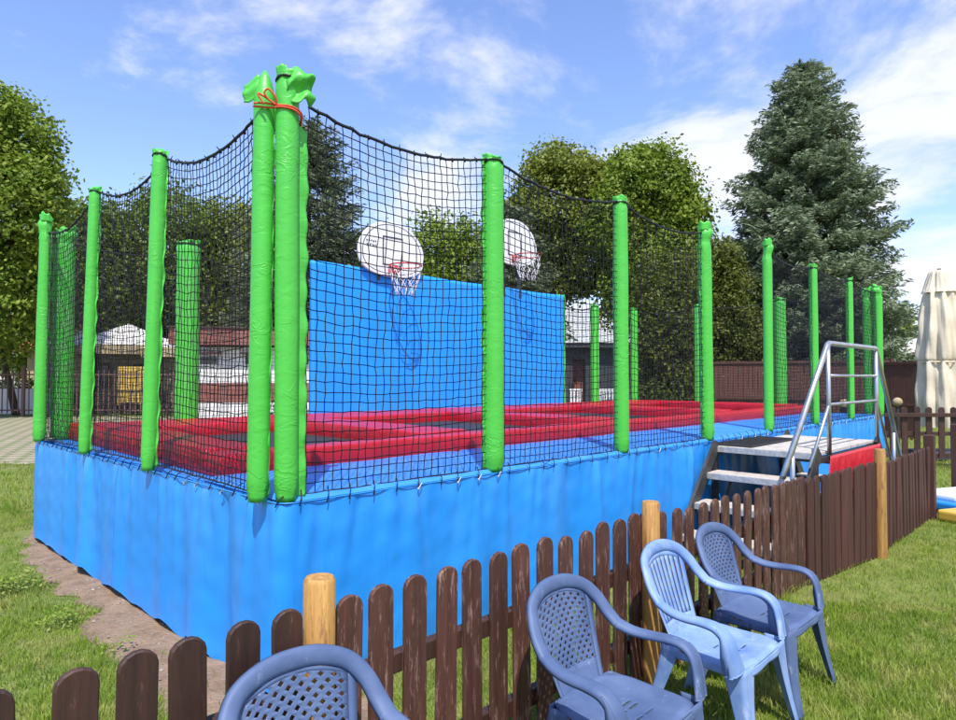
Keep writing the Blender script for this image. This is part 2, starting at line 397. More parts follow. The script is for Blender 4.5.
# floor deck
m = MB(); m.box((LEN/2, WID/2, TH-.045), (LEN-.02, WID-.02, .06), bev=.02); m.build('deck', M['padblue'], tr)
# blue walkway pads in sections
xs = [0.0, 2.05, 4.1, 6.15, 8.2, 10.5]
for a, b in zip(xs[:-1], xs[1:]):
    w = MB()
    def fn(u, v, a=a, b=b):
        s = a+.01+(b-a-.02)*u; t = .0+1.0*v
        e_ = min(u, 1-u)*(b-a)/.03; e2 = min(v, 1-v)/.03
        h = .022*min(1, e_)*min(1, e2)
        return (s, t, TH-.012+h+.004*n1(s*4+v*3, 31)*min(1, e_)*min(1, e2))
    w.grid(fn, 60, 30); w.build('walkway_pad', M['padblue'], tr, smooth=True)
# red pads
def pad(s0, s1, t0, t1, z0, z1, name='red_pad', mt='red'):
    m = MB(); L_, W_ = s1-s0, t1-t0
    nx = max(4, int(L_/.06)); ny = max(4, int(W_/.06)); H_ = z1-z0; r = .018
    def prof(u, v):
        s = s0+L_*u; t = t0+W_*v
        e1 = min(u*L_, (1-u)*L_)/r; e2 = min(v*W_, (1-v)*W_)/r
        k1 = math.sqrt(max(0, 1-(1-min(1, e1))**2)); k2 = math.sqrt(max(0, 1-(1-min(1, e2))**2))
        crown = .010*math.sin(math.pi*u)**.3*math.sin(math.pi*v)**.5 if 0 < u < 1 and 0 < v < 1 else 0
        return (s, t, z0+(H_-r)+r*min(k1, k2)+crown+.004*n1(s*5+t*7, 12)*min(1, e1)*min(1, e2))
    us = [0, .005/L_, .011/L_]+[(.020+(L_-.04)*i/nx)/L_ for i in range(nx+1)]+[1-.011/L_, 1-.005/L_, 1]
    vs_ = [0, .005/W_, .011/W_]+[(.020+(W_-.04)*i/ny)/W_ for i in range(ny+1)]+[1-.011/W_, 1-.005/W_, 1]
    A, B = len(us), len(vs_)
    vv = [prof(u, v) for v in vs_ for u in us]
    ff = [(j*A+i, j*A+i+1, (j+1)*A+i+1, (j+1)*A+i) for j in range(B-1) for i in range(A-1)]
    ring = [i for i in range(A)]+[j*A+A-1 for j in range(1, B)]+[(B-1)*A+i for i in range(A-2, -1, -1)]+[j*A for j in range(B-2, 0, -1)]
    base = len(vv)
    for zz, bulge in ((z0+(H_-r)*.5, .006), (z0, 0)):
        for k in ring:
            p = vv[k]; vv.append((p[0]+bulge*(1 if p[0] >= s1-1e-6 else -1 if p[0] <= s0+1e-6 else 0), p[1]+bulge*(1 if p[1] >= t1-1e-6 else -1 if p[1] <= t0+1e-6 else 0), zz))
    R_ = len(ring)
    for k in range(R_):
        k2 = (k+1) % R_
        ff.append((ring[k2], ring[k], base+k, base+k2)); ff.append((base+k2, base+k, base+R_+k, base+R_+k2))
    m.add(vv, ff); return m.build(name, M[mt], tr, smooth=True)
Z0 = TH-.01; S0, S1 = .12, 10.38
for a, b in ((S0, 2.62), (2.63, 5.10), (5.11, 7.55), (7.56, S1)):
    pad(a, b, 1.005, 1.235, Z0, TH+.125, 'front_pad')
mats = [(.50, 1.90), (2.42, 4.35), (4.87, 7.25), (7.75, 9.90)]
edges = [(S0+.002, .50), (1.90, 2.42), (4.35, 4.87), (7.25, 7.75), (9.90, S1)]
for a, b in edges: pad(a, b, 1.24, 4.60, Z0, TH+.145, 'cross_pad')
for a, b in mats:
    pad(a+.003, b-.003, 3.62, 4.60, Z0, TH+.14, 'rear_pad')
    m = MB(); m.grid(lambda u, v, a=a, b=b: (a+(b-a)*u, 1.24+2.38*v, TH+.025-.03*math.sin(math.pi*u)*math.sin(math.pi*v)), 12, 12)
    m.build('jumping_mat', M['mat'], tr, smooth=True)

# posts ------------------------------------------------------------
def post(s, t, r, ztop, lean=(0, 0), flap=None, top='plain', seed=0, zbase=TH-.01, fw=.05):
    m = MB(); n = 22; rows = 76; rd = random.Random(seed); vs = []
    ph = [rd.uniform(0, 6.28) for _ in range(6)]
    H_ = ztop-zbase
    for j in range(rows+1):
        a = j/rows; z = zbase+H_*a; k = 1.0; ox = lean[0]*a; oy = lean[1]*a
        if a < .04: k = .80+.2*(a/.04)
        if top == 'knob':
            dn = (1-a)*H_
            if dn < .22:
                k = .80+.20*min(1, abs(dn-.13)/.06) if dn > .13 else .80+.22*math.sin(min(1, (.13-dn)/.06)*math.pi/2)
                if dn < .035: k *= max(.12, (dn/.035)**.5)
                ox += .018*math.sin(dn*14+ph[0])*(1-dn/.22); oy += .018*math.sin(dn*12+ph[1])*(1-dn/.22)
        elif top == 'point':
            dn = (1-a)*H_
            if dn < .14: k = max(.14, (dn/.14)**.5)
        else:
            dn = (1-a)*H_
            if dn < .07: k = .86+.14*abs(dn-.045)/.045
            if dn < .004: k *= .4
        for i in range(n):
            th = 2*math.pi*i/n
            w = .020*math.sin(2*th+a*3+ph[2])*math.sin(a*7+ph[3])+.012*math.sin(2*th-a*13+ph[4])+.006*math.sin(4*th+a*40+ph[5])*max(0, math.sin(a*11+ph[1]))
            if top == 'knob' and (1-a)*H_ < .2: w += .10*math.sin(5*th+ph[2])+.07*math.sin(9*th+a*300+ph[3])
            if top == 'plain' and (1-a)*H_ < .07: w += .06*math.sin(6*th+ph[2])
            if a < .04: w += .06*math.sin(8*th+ph[1])
            rr = r*k*(1+w)
            vs.append((s+ox+rr*math.cos(th), t+oy+rr*math.sin(th), z))
    fs = [(j*n+i, j*n+(i+1) % n, (j+1)*n+(i+1) % n, (j+1)*n+i) for j in range(rows) for i in range(n)]
    fs += [tuple(range(n))[::-1], tuple(rows*n+i for i in range(n))]
    m.add(vs, fs); o = m.build('padded_post', M['green'], tr, smooth=True)
    # ragged gathered fabric at the top, tied with the net rope
    if top != 'point':
        f = MB(); hh_ = .045 if top == 'plain' else .075
        def frill(u, v):
            th = u*2*math.pi; rr = r*(.90+.06*v)*(1+.10*v*math.sin(4*th+ph[0])+.07*v*math.sin(9*th+ph[1]))
            z = ztop-.040+v*hh_*(.75+.45*math.sin(1*th+ph[2])+.16*math.sin(5*th+ph[3]))
            return (s+lean[0]+rr*math.cos(th), t+lean[1]+rr*math.sin(th), z)
        f.grid(frill, 44, 5); f.build('frill', M['green'], o, smooth=True, solid=.003, offset=0)
        if top == 'plain':
            f = MB(); f.tube([(s+lean[0]+r*.95*math.cos(a), t+lean[1]+r*.95*math.sin(a), ztop-.045+.006*math.sin(a*2)) for a in np.linspace(0, 2*math.pi, 24)], .006, 6, cap=False)
            f.build('rope_tie', M['net'], o, smooth=True)
    if flap is not None:
        for ang in (flap if isinstance(flap, (list, tuple)) else [flap]):
            f = MB(); ca, sa = math.cos(ang), math.sin(ang); nr = 90
            tt = .16 if top != 'plain' else .02
            def fn(u, v):
                z = zbase+.02+(H_-.02-tt)*v
                w = (r*.75+fw*u*(1+.12*math.sin(v*60+ph[0])+.1*math.sin(v*23+ph[1])))
                off = .010*math.sin(v*75+ph[2])*u+.008*math.sin(v*33+ph[3])*u
                return (s+lean[0]*v+ca*w-sa*off, t+lean[1]*v+sa*w+ca*off, z)
            f.grid(fn, 4, nr); f.build('sleeve_flap', M['green'], o, smooth=True, solid=.004, offset=0)
    return o
ZT = EYE+1.455
PI = math.pi
near = {}
# near long side: n -> (s, ztop, r, flap, top)
pA = post(.03, .035, .057, 3.12, (-.01, .0), None, 'plain', 1)            # right one of the corner pair
pB = post(-.075, .125, .053, 3.13, (.02, 0), [-.7], 'point', 2, fw=.014)
# wide flap of the corner post
f = MB(); f.grid(lambda u, v: (.07+.058*u*(1+.05*math.sin(v*70)+.05*math.sin(v*31)), .03+.006*math.sin(v*65)*u-.01*u, TH+(1.90-.05*u)*v), 6, 90)
f.build('sleeve_flap', M['green'], pA, smooth=True, solid=.004, offset=0)
# loose fabric tops of the corner posts
f = MB(); f.grid(lambda u, v: (-.09-.055*u+.006*math.sin(v*9), .12+.055*u, 3.10-.12*v*(1-.3*u)-.06*u+.005*math.sin(u*7)), 8, 8)
f.build('sleeve_flap', M['green'], pB, smooth=True, solid=.004, offset=0)
f = MB(); f.grid(lambda u, v: (-.01+.135*u, .0-.045*math.sin(u*2.2)+.022*math.sin(v*9+u*5), 3.135-.20*v*(1-.35*u)-.05*u*u-.012*math.sin(u*12+v*4)), 14, 14)
f.build('sleeve_flap', M['green'], pA, smooth=True, solid=.004, offset=0)
# red cord round the pair
c = MB(); zc = 2.93
loop = [(.03+.066*math.cos(a), .035+.066*math.sin(a), zc-.02+.012*math.sin(a*1.3)) for a in np.linspace(-.4, 3.7, 16)]
c.tube(catmull([(.09, .03, zc-.055), (.07, -.02, zc-.03), (.03, -.032, zc-.012), (-.01, -.018, zc-.005), (-.05, .035, zc+.003), (-.09, .06, zc+.008), (-.13, .09, zc+.004)], 6), .0055, 6)
c.tube(catmull([(.09, .03, zc-.065), (.06, -.03, zc-.045), (.02, -.033, zc-.022), (-.03, .0, zc-.012), (-.06, .05, zc-.01), (-.13, .1, zc-.008)], 6), .0055, 6)
c.tube(catmull([(-.045, .025, zc), (-.055, .015, zc+.035), (-.085, .03, zc+.07), (-.10, .04, zc+.05), (-.08, .035, zc+.02), (-.045, .025, zc)], 6), .005, 6)
c.tube(catmull([(-.045, .025, zc), (-.09, .045, zc+.03), (-.125, .06, zc+.045), (-.10, .045, zc-.005)], 6), .005, 6)
c.build('tie_cord', M['redcord'], pA, smooth=True)
spec = [(1, .070, 3.05, [PI-.2, 0.1], 'plain', (0, 0), .035), (2, .062, 3.06, [0.15], 'plain', (0, 0), .03), (3, .064, 3.06, [PI-.1], 'knob', (-.03, 0), .03),
        (4, .052, 3.13, [0], 'knob', (.01, 0), .02), (5, .052, 3.06, [.1], 'plain', (0, 0), .03), (6, .050, 3.05, [.1], 'plain', (0, 0), .03)]
npos = {0: (.03, .035)}
for n_, r, zt, fl, tp, ln, fw in spec:
    npos[n_] = (n_*1.51, .035); post(n_*1.51, .035, r, zt, ln, fl, tp, 10+n_, fw=fw)
npos[7] = (LEN-.03, .035)
post(LEN-.03, .035, .07, 3.07, (0, 0), None, 'knob', 30); post(LEN-.02, .19, .07, 3.04, (0, 0), None, 'knob', 31)
# left side
lpos = {0: (-.02+.05, .1)}
for k, (t, r, zt, tp) in enumerate([(1.66, .048, 3.12, 'plain'), (3.05, .044, 3.15, 'plain')]):
    post(-.045-SH*t, t, r, zt, (.05, -.0), [-.78], tp, 40+k, fw=.022); lpos[k+1] = (.0, t)
post(-.14, WID-.16, .055, 3.14, (.03, 0), None, 'knob', 50); post(.08, WID-.06, .085, 3.08, (0, 0), [PI], 'knob', 51)
lpos[3] = (.0, WID-.06)
# back side
post(1.29, WID-.05, .125, 3.14, (0, 0), None, 'plain', 60); post(8.07, WID-.08, .07, 3.12, (0, 0), None, 'plain', 61)
post(9.2, WID-.05, .085, 3.04, (0, 0), None, 'plain', 62)
# right end
post(LEN-.04, 1.57, .10, 3.02, (0, 0), [PI/2], 'plain', 63, fw=.1); post(LEN-.04, 3.13, .09, 3.03, (0, 0), [-PI/2], 'plain', 64, fw=.08)
post(LEN-.04, WID-.12, .085, 3.06, (0, 0), None, 'plain', 65)

# netting ------------------------------------------------------------
def net_panel(a, b, z0, za, zb_, sag, seed, cell=.052, r=.0032, bulge=.03):
    a = np.array(a, float); b = np.array(b, float); Ln = np.linalg.norm(b-a)
    nc = int(round(Ln/cell)); nr = int(round((min(za, zb_)-z0)/cell))
    u = np.linspace(0, 1, nc+1)[None, :]; v = np.linspace(0, 1, nr+1)[:, None]
    top = za*(1-u)+zb_*u - sag*4*u*(1-u)
    d_ = (b-a)/Ln; nrm = np.array([d_[1], -d_[0]])
    Z = z0 + (top-z0)*v + .010*N2(u*Ln*1.0, v*2, seed, 2.2)*np.sin(np.pi*v) 
    along = u*Ln + .012*N2(v*2.0+u*.0, u*Ln, seed+1, 2.5)*np.sin(np.pi*u)
    off = bulge*np.sin(np.pi*v)*np.sin(np.pi*u)*np.cos(seed) + .010*N2(u*Ln, v*2, seed+2, 3)*np.sin(np.pi*u)*np.sin(np.pi*v)
    along = along + np.zeros_like(Z); off = off+np.zeros_like(Z)
    Pn = np.stack([a[0]+d_[0]*along+nrm[0]*off, a[1]+d_[1]*along+nrm[1]*off, Z], -1)
    Pn += rng.normal(0, .0022, Pn.shape)
    A = np.concatenate([Pn[:, :-1].reshape(-1, 3), Pn[:-1].reshape(-1, 3)])
    B = np.concatenate([Pn[:, 1:].reshape(-1, 3), Pn[1:].reshape(-1, 3)])
    D = B-A; D /= np.linalg.norm(D, axis=1)[:, None]
    ref = np.tile(np.array([d_[1], -d_[0], 0.0]), (len(D), 1)); X = np.cross(D, ref); X /= np.linalg.norm(X, axis=1)[:, None]; Y = np.cross(D, X)
    out = []
    offs = [X*math.cos(th)*r+Y*math.sin(th)*r for th in (0, 2.094, 4.189)]
    for k in range(3):
        o1, o2 = offs[k], offs[(k+1) % 3]
        out.append(np.stack([A+o1, A+o2, B+o2, B+o1], 1))
    Q = np.concatenate(out).reshape(-1, 3)
    o = quads_obj('netting', Q, 4, M['net'], tr)
    rp = MB(); tp = [tuple(p) for p in Pn[-1]]
    rp.tube(tp, .0085, 6)
    for i in range(1, nc, 2):
        p = Vector(tp[i]); rp.tube([p, p+Vector((rng.normal(0, .012), rng.normal(0, .012), .012+rng.uniform(0, .016)))], .0035, 4)
        q_ = tp[i]; rp.tube([Vector(q_)+Vector((0, 0, .011)), Vector(q_)+Vector((.008, 0, -.014))], .006, 5)
    rp.build('net_rope', M['net'], o, smooth=True)
    bp = MB(); bp.tube([tuple(p) for p in Pn[0]], .005, 5); bp.build('net_rope', M['net'], o, smooth=True)
    return o
zn = TH+.012
tops = {0: 2.98, 1: 3.035, 2: 3.04, 3: 3.02, 4: 3.05, 5: 3.04, 6: 3.04, 7: 2.98}
for k in range(7):
    if k == 3: continue
    a, b = npos[k], npos[k+1]; x0 = a[0]+(.11 if k == 0 else 0)
    net_panel((x0, a[1]), b, zn, tops[k], tops[k+1], (.10, .10, .10, .1, .09, .08, .06)[k], 100+k, bulge=.04)
for k, (a, b, za, zb_) in enumerate([((-.03, .17), (.0, 1.66), 2.97, 3.07), ((.0, 1.66), (-.05, 3.05), 3.07, 3.12), ((-.05, 3.05), (-.10, WID-.12), 3.12, 3.02)]):
    net_panel(a, b, zn, za, zb_, .13, 120+k, bulge=.02)
for k, (a, b) in enumerate([((-.1, WID-.05), (1.29, WID-.05)), ((1.29, WID-.05), (2.8, WID-.05)), ((8.1, WID-.05), (9.2, WID-.05)), ((9.2, WID-.05), (LEN, WID-.05)),
                            ((LEN-.04, .2), (LEN-.04, 1.57)), ((LEN-.04, 1.57), (LEN-.04, 3.13)), ((LEN-.04, 3.13), (LEN-.04, WID-.1))]):
    net_panel(a, b, zn, 3.0, 3.0, .10, 140+k, bulge=.04)

# blue rebound wall
m = MB()
def wf(u, v):
    s = 2.80+5.22*u; z = TH+.02+(3.10-TH-.02)*v
    return (s, WID-.16+.004*n1(s*3, 77)*math.sin(math.pi*v)+.003*n1(z*5+s, 78), z-.012*math.sin(math.pi*u*3)**2*v)
m.grid(wf, 120, 40)
w = m.build('rebound_wall', M['wallblue'], tr, smooth=True, solid=.07, offset=0)
s_ = MB()
for k in range(1, 4): s_.box((2.8+5.22*k/4, WID-.198, (TH+3.06)/2), (.010, .003, 3.02-TH))
s_.build('seam', M['padblue'], w)['kind'] = 'stuff'
s_ = MB(); s_.box((8.04, WID-.16, (TH+3.10)/2+.01), (.035, .10, 3.12-TH), bev=.01);
s_.build('edge_trim', M['green'], w)

# ------------------------------------------------------------------ hoops
def hoop(s, label, zb=3.0):
    x, y = L2W(s, WID-.20); h = empty('basketball_hoop', (x, y, zb), ROT, label=label, cat='basketball hoop', group='basketball hoops on the blue wall')
    # fan board outline (x, z) relative to bottom centre
    half = [(0, 0), (.22, .015), (.40, .06), (.52, .14), (.565, .24), (.57, .38), (.53, .50), (.44, .62), (.30, .72), (.15, .768), (0, .78)]
    out = [p[:2] for p in catmull([(a, b, 0) for a, b in half], 4)]
    ol = [(a, b) for a, b in out]+[(-a, b) for a, b in out[-2:0:-1]]
    def ring(sc, yy, cz=.39): return [(a*sc, yy, cz+(b-cz)*sc) for a, b in ol]
    n = len(ol); m = MB(); yb, yf = -.03, -.065
    vs = ring(1, yb)+ring(1, yf+.006)+ring(.985, yf); fs = [tuple(range(n))[::-1], tuple(2*n+i for i in range(n))]
    for a in (0, n): fs += [(a+i, a+(i+1) % n, a+n+(i+1) % n, a+n+i) for i in range(n)]
    m.add(vs, [f[::-1] for f in fs]); bd = m.build('backboard', M['white'], h)
    bm = bmesh.new(); bm.from_mesh(bd.data); bmesh.ops.recalc_face_normals(bm, faces=bm.faces); bm.to_mesh(bd.data); bm.free()
    ln = MB(); a_, b_ = ring(.90, yf-.002), ring(.88, yf-.002)
    ln.add(a_+b_, [(i, (i+1) % n, n+(i+1) % n, n+i) for i in range(n)]); ln.build('border_line', M['darkpaint'], bd)
    sq = MB(); z0, z1, wd, tk = .17, .56, .27, .018
    sq.box((0, yf-.003, z1), (wd*2*.62+tk, .003, tk)); sq.box((0, yf-.003, z0), (wd*2*.62+tk, .003, tk))
    for sx in (-1, 1): sq.box((sx*wd*.62, yf-.003, (z0+z1)/2), (tk, .003, z1-z0-tk))
    sq.build('target_square', M['darkpaint'], bd)
    tx = MB(); r = random.Random(3)
    for k in range(5): tx.box((-.44+k*.036, yf-.003, .47+r.uniform(-.004, .004)), (.022, .003, .012+r.uniform(0, .012)))
    for k in range(4): tx.box((-.44+k*.05, yf-.003, .41), (.012, .003, .035)); 
    for k in range(3): tx.box((-.42+k*.05, yf-.003, .41+.012*(k % 2)), (.022, .003, .008))
    tx.build('lettering', M['darkpaint'], bd)
    rz = .13; rim = MB(); R_ = .225; cy = yf-.06-R_
    rim.tube([(R_*math.cos(a), cy+R_*math.sin(a), rz) for a in np.linspace(0, 2*PI, 40)], .010, 8, cap=False)
    rim.box((0, yf-.012, rz-.02), (.16, .02, .12), bev=.004)
    for sx in (-1, 1): rim.tube([(sx*.07, yf-.02, rz-.06), (sx*.10, cy+R_*.88, rz-.004)], .007, 6); rim.tube([(sx*.07, yf-.02, rz), (sx*.10, cy+R_*.88, rz)], .008, 6)
    rim.build('rim', M['redmetal'], h, smooth=True)
    nt_ = MB(); K = 12
    for sg in (1, -1):
        for k in range(K):
            pts = []
            for j in range(9):
                f_ = j/8; ang = 2*PI*(k+sg*f_*2)/K; rr = R_*(1-.52*f_+.08*math.sin(f_*PI)); pts.append((rr*math.cos(ang)+.01*math.sin(k+j), cy+rr*math.sin(ang), rz-.008-.40*f_))
            nt_.tube(pts, .004, 5)
    nt_.build('hoop_net', M['whitecord'], h, smooth=True)
    br = MB(); br.box((0, .01, .06), (.10, .08, .08)); br.box((-.2, .02, .2-(zb-3)/2), (.04, .06, .5+zb-3)); br.box((.2, .02, .2-(zb-3)/2), (.04, .06, .5+zb-3)); br.build('bracket', M['blackmetal'], h)
    return h
hoop(4.03, 'white backboard with red rim, the nearer one, left of the wide green post')
hoop(6.60, 'white backboard with red rim, the farther one, half hidden behind a green post', 3.48)

# ------------------------------------------------------------------ stairs
x, y = L2W(4.46, 0)
st = empty('access_stairs', (x, y, 0), ROT, label='metal stairs and landing with steel handrail at the trampoline entrance', cat='stairs')
PLn, PW, PZ = 1.75, 1.0, .93     # local: x along s, y negative outwards
def tread(x0, x1, z, y0=-PW+.02, y1=-.085, name='tread'):
    m = MB(); nb = max(2, int(round((x1-x0)/.085))); w = (x1-x0)/nb
    for i in range(nb): m.box((x0+w*(i+.5), (y0+y1)/2, z-.014), (w-.010, y1-y0, .028), bev=.003)
    o = m.build(name, M['tread'], st)
    e_ = MB(); e_.box((x0-.003, (y0+y1)/2, z-.030), (.008, y1-y0, .052), bev=.002)
    e_.build('edge_plate', M['alu'], o); e_ = MB(); e_.box((x1+.003, (y0+y1)/2, z-.030), (.008, y1-y0, .052), bev=.002); e_.build('edge_plate', M['alu'], o)
    return o
tread(0, PLn, PZ, name='landing')
nose = [-.22, -.47, -.72]; zz = [.70, .455, .21]
for a, z in zip(nose, zz): tread(a, a+.26, z)
for k, z in enumerate(zz): tread(PLn-.04+.25*k, PLn+.22+.25*k, z)
for yy in (-.088, -PW-.0):
    for sg, x0 in ((-1, 0), (1, PLn)):
        m = MB(); p0 = Vector((x0+sg*(-.0), yy, PZ+.02)); p1 = Vector((x0+sg*.86, yy, .0))
        n_ = (p1-p0).normalized(); up = Vector((n_.z*sg, 0, -n_.x*sg)); up = Vector((-n_.z, 0, n_.x)); w = .055
        vs = []
        for p in (p0, p1):
            for a in (-w, w):
                for b in (-.015, .015): vs.append(p+up*a+Vector((0, b, 0)))
        m.add(vs, [(0, 1, 3, 2), (4, 6, 7, 5), (0, 4, 5, 1), (2, 3, 7, 6), (0, 2, 6, 4), (1, 5, 7, 3)]); m.build('stringer', M['blackmetal'], st)
m = MB()
for xx in (.05, PLn-.05):
    for yy in (-.05, -PW+.05): m.box((xx, yy, PZ/2-.03), (.05, .05, PZ-.06))
m.box((PLn/2, -.04, PZ-.065), (PLn, .05, .05)); m.box((PLn/2, -PW+.02, PZ-.065), (PLn, .05, .05))
m.tube([(-.05, -.25, .62), (-.3, -.2, .1)], .014, 6); m.build('frame', M['blackmetal'], st)
# handrail
R_ = .021
def rail(pts, r=R_, name='handrail'):
    m = MB(); m.tube(pts, r, 12); return m.build(name, M['galv'], st, smooth=True)
yo = -PW-.01; xn, xf = .25, PLn
b_ = .05
rail([(-.83, yo, .815), (xn-.04, yo, 1.85), (xn-.012, yo, 1.877), (xn+.03, yo, 1.89), (xf-.03, yo, 1.89), (xf+.012, yo, 1.877), (xf+.04, yo, 1.85), (2.65, yo, .70)], .0235)
rail([(xn, yo, .90), (xn, yo, 1.88)], .019, 'rail_post'); rail([(xf, yo, .90), (xf, yo, 1.88)], .019, 'rail_post')
rail([(-.62, yo+.01, .45), (-.62, yo, 1.03)], .019, 'rail_post'); rail([(2.40, yo, .3), (2.40, yo, .97)], .019, 'rail_post')
rail([(xn, yo, 1.60), (xf, yo, 1.60)], .013, 'mid_rail'); rail([(-.25, yo+.0, .83), (xn-.02, yo, 1.32), (xn+.02, yo, 1.345), (xf-.02, yo, 1.345), (xf+.02, yo, 1.32), (2.30, yo, .62)], .014, 'mid_rail')
# red cover on outer face
m = MB()
def rc(u, v):
    z = .90-.85*v; x0 = .16-.24*v; x1 = PLn-.03+.02*v
    x = x0+(x1-x0)*u; return (x, -PW-.045-.012*math.sin(u*23+v*3)*v-.01*math.sin(u*61)*math.sin(v*3.1), z)
m.grid(rc, 60, 30); m.build('side_cover', M['redcover'], st, smooth=True, solid=.004)
m = MB(); m.box((PLn/2-.0, -.0-.24+.1, TH-.035), (1.0, .36, .016), bev=.005)
# rubber mat lying at the entrance
x, y = L2W(4.46+.62, -.20); o = MB(); o.box((0, 0, .008), (1.15, .42, .014), bev=.004)
for k in range(22): o.box((-.53+k*.05, 0, .016), (.018, .38, .004))
dm = o.build('door_mat', M['rubber']); dm.location = (x, y, PZ+.002); dm.rotation_euler = (0, 0, ROT); tag(dm, 'black ribbed rubber mat lying on the landing at the trampoline entrance', 'mat')

# ------------------------------------------------------------------ picket fences
def picket_mesh(w, h, th, seed):
    r = random.Random(seed); m = MB(); n = 7
    prof = [(-w/2, 0)]+[(-w/2, h-w*.42)]
    for i in range(1, n): a = PI-PI*i/n; prof.append((w/2*math.cos(a), h-w*.42+w*.42*math.sin(a)))
    prof += [(w/2, h-w*.42), (w/2, 0)]
    N_ = len(prof); b = .004
    def ring(inset, y): 
        cz = h/2; return [(x*(1-inset*2/w), y, z if z == 0 else z-inset) for x, z in prof]
    vs = ring(b, -th/2)+ring(0, -th/2+b)+ring(0, th/2-b)+ring(b, th/2)
    fs = [tuple(range(N_)), tuple(3*N_+i for i in range(N_))[::-1]]
    for k in range(3): fs += [(k*N_+i, (k+1)*N_+i, (k+1)*N_+(i+1) % N_, k*N_+(i+1) % N_) for i in range(N_)]
    me = bpy.data.meshes.new('picket'); bm = bmesh.new()
    bv = [bm.verts.new(v) for v in vs]
    for f in fs: bm.faces.new([bv[i] for i in f])
    bmesh.ops.recalc_face_normals(bm, faces=bm.faces); bm.to_mesh(me); bm.free(); return me
PM = {}
def picket(parent, x, y, z, w, h, mt, seed, th=.020):
    key = (round(w, 3), round(h, 2), mt, seed % 4)
    if key not in PM:
        me = picket_mesh(w, h, th, seed); me.materials.append(M[mt]); PM[key] = me
    o = bpy.data.objects.new('picket', PM[key]); col.objects.link(o); o.parent = parent; r = random.Random(seed*7+1)
    o.location = (x, y, z); o.rotation_euler = (r.gauss(0, .006), r.gauss(0, .010), r.gauss(0, .02)); return o
def round_post(parent, x, y, r, h, mt='postwood', name='fence_post', sides=20, lean=(0, 0)):
    m = MB(); pts = [(x, y, 0), (x+lean[0]*.5, y, h*.5), (x+lean[0], y, h-.012), (x+lean[0], y, h)]
    m.tube(pts, [r*1.02, r, r, r*.86], sides); o = auto_smooth(m.build(name, M[mt], parent), 40); return o
# near fence, local x = s, origin on fence line at s=-1.75
FT = -1.127; x, y = L2W(0, FT)
f1 = empty('picket_fence', (x, y, 0), ROT, label='weathered brown picket fence in the foreground behind the blue plastic chairs', cat='fence')
sl = [-.583-.146*k for k in range(0, 12)]
sr = [-.381, -.243]+[-.243+.1447*k for k in range(1, 12)]
s2 = [1.455+.155*k for k in range(0, 12)]
s3 = [3.30, 3.405, 3.51, 3.61, 3.70]
k = 0
for s in sl+sr+s2+s3:
    h = .88 if s < 1.6 else .86-.03*min(1, (s-1.6)/1.6)
    h += random.gauss(0, .005); mt = 'picketdark' if s < -.5 else 'picket'
    if s in sl: h -= .004
    picket(f1, s, 0, .0 if s > 0 else .0, .098 if s < 1.4 else .090, round(h, 2), mt, 200+k); k += 1
for z in (.22, .585):
    m = MB(); m.box((.97, .036, z), (5.5, .045, .07), bev=.005); m.build('rail', M['picketdark'], f1)
round_post(f1, -.482, .0, .050, .955); round_post(f1, 1.425, -.045, .046, .945, lean=(.0, 0))
# second stretch
def stretch(name, a, b, n, hw, h0, h1, mt, label, base=.01):
    a = Vector((*a, 0)); b = Vector((*b, 0)); d = b-a; rz = math.atan2(d.y, d.x); L_ = d.length
    e_ = empty(name, a, rz, label=label, cat='fence')
    for i in range(n):
        f_ = (i+.5)/n; picket(e_, f_*L_, 0, base, hw, round(h0+(h1-h0)*f_+random.gauss(0, .004), 2), mt, 400+i+int(a.x*10))
    for z in (.22, .60):
        m = MB(); m.box((L_/2, .036, z), (L_, .045, .07), bev=.005); m.build('rail', M[mt], e_)
    return e_, L_
e2, L2 = stretch('picket_fence', (2.50, 5.02), (3.50, 5.80), 11, .098, .80, .845, 'picketred', 'dense red brown picket stretch left of the tall pine post, before the red cover')
round_post(e2, L2+.03, -.03, .047, .955)
e3, L3 = stretch('picket_fence', (3.62, 5.93), (5.02, 7.33), 15, .085, .80, .81, 'picketred', 'red brown picket stretch right of the tall pine post, ending at a square post')
m = MB(); m.box((L3+.07, 0, .47), (.10, .10, .94), bev=.006); m.build('fence_post', M['picketred'], e3)
# far fence across the lawn
e4, L4 = stretch('picket_fence', (6.35, 11.6), (13.5, 11.3), 34, .105, .90, .90, 'picketdark', 'far dark brown picket fence in front of the closed cream umbrella', base=.17)
for k in range(4):
    m = MB(); m.box((.0+k*2.1+.6, .09, .5), (.09, .09, 1.0), bev=.006); m.build('fence_post', M['picketdark'], e4)
m = MB(); m.box((L4/2, -.035, .93), (L4, .05, .07), bev=.005); m.build('rail', M['picketdark'], e4)
m = MB(); m.box((0, 0, .49), (.10, .10, .98), bev=.006); o = m.build('wooden_post', M['picketred']); o.location = (6.18, 8.5, 0); o.rotation_euler = (0, 0, -.75); tag(o, 'brown square post on the lawn at the right edge of the photo', 'post')

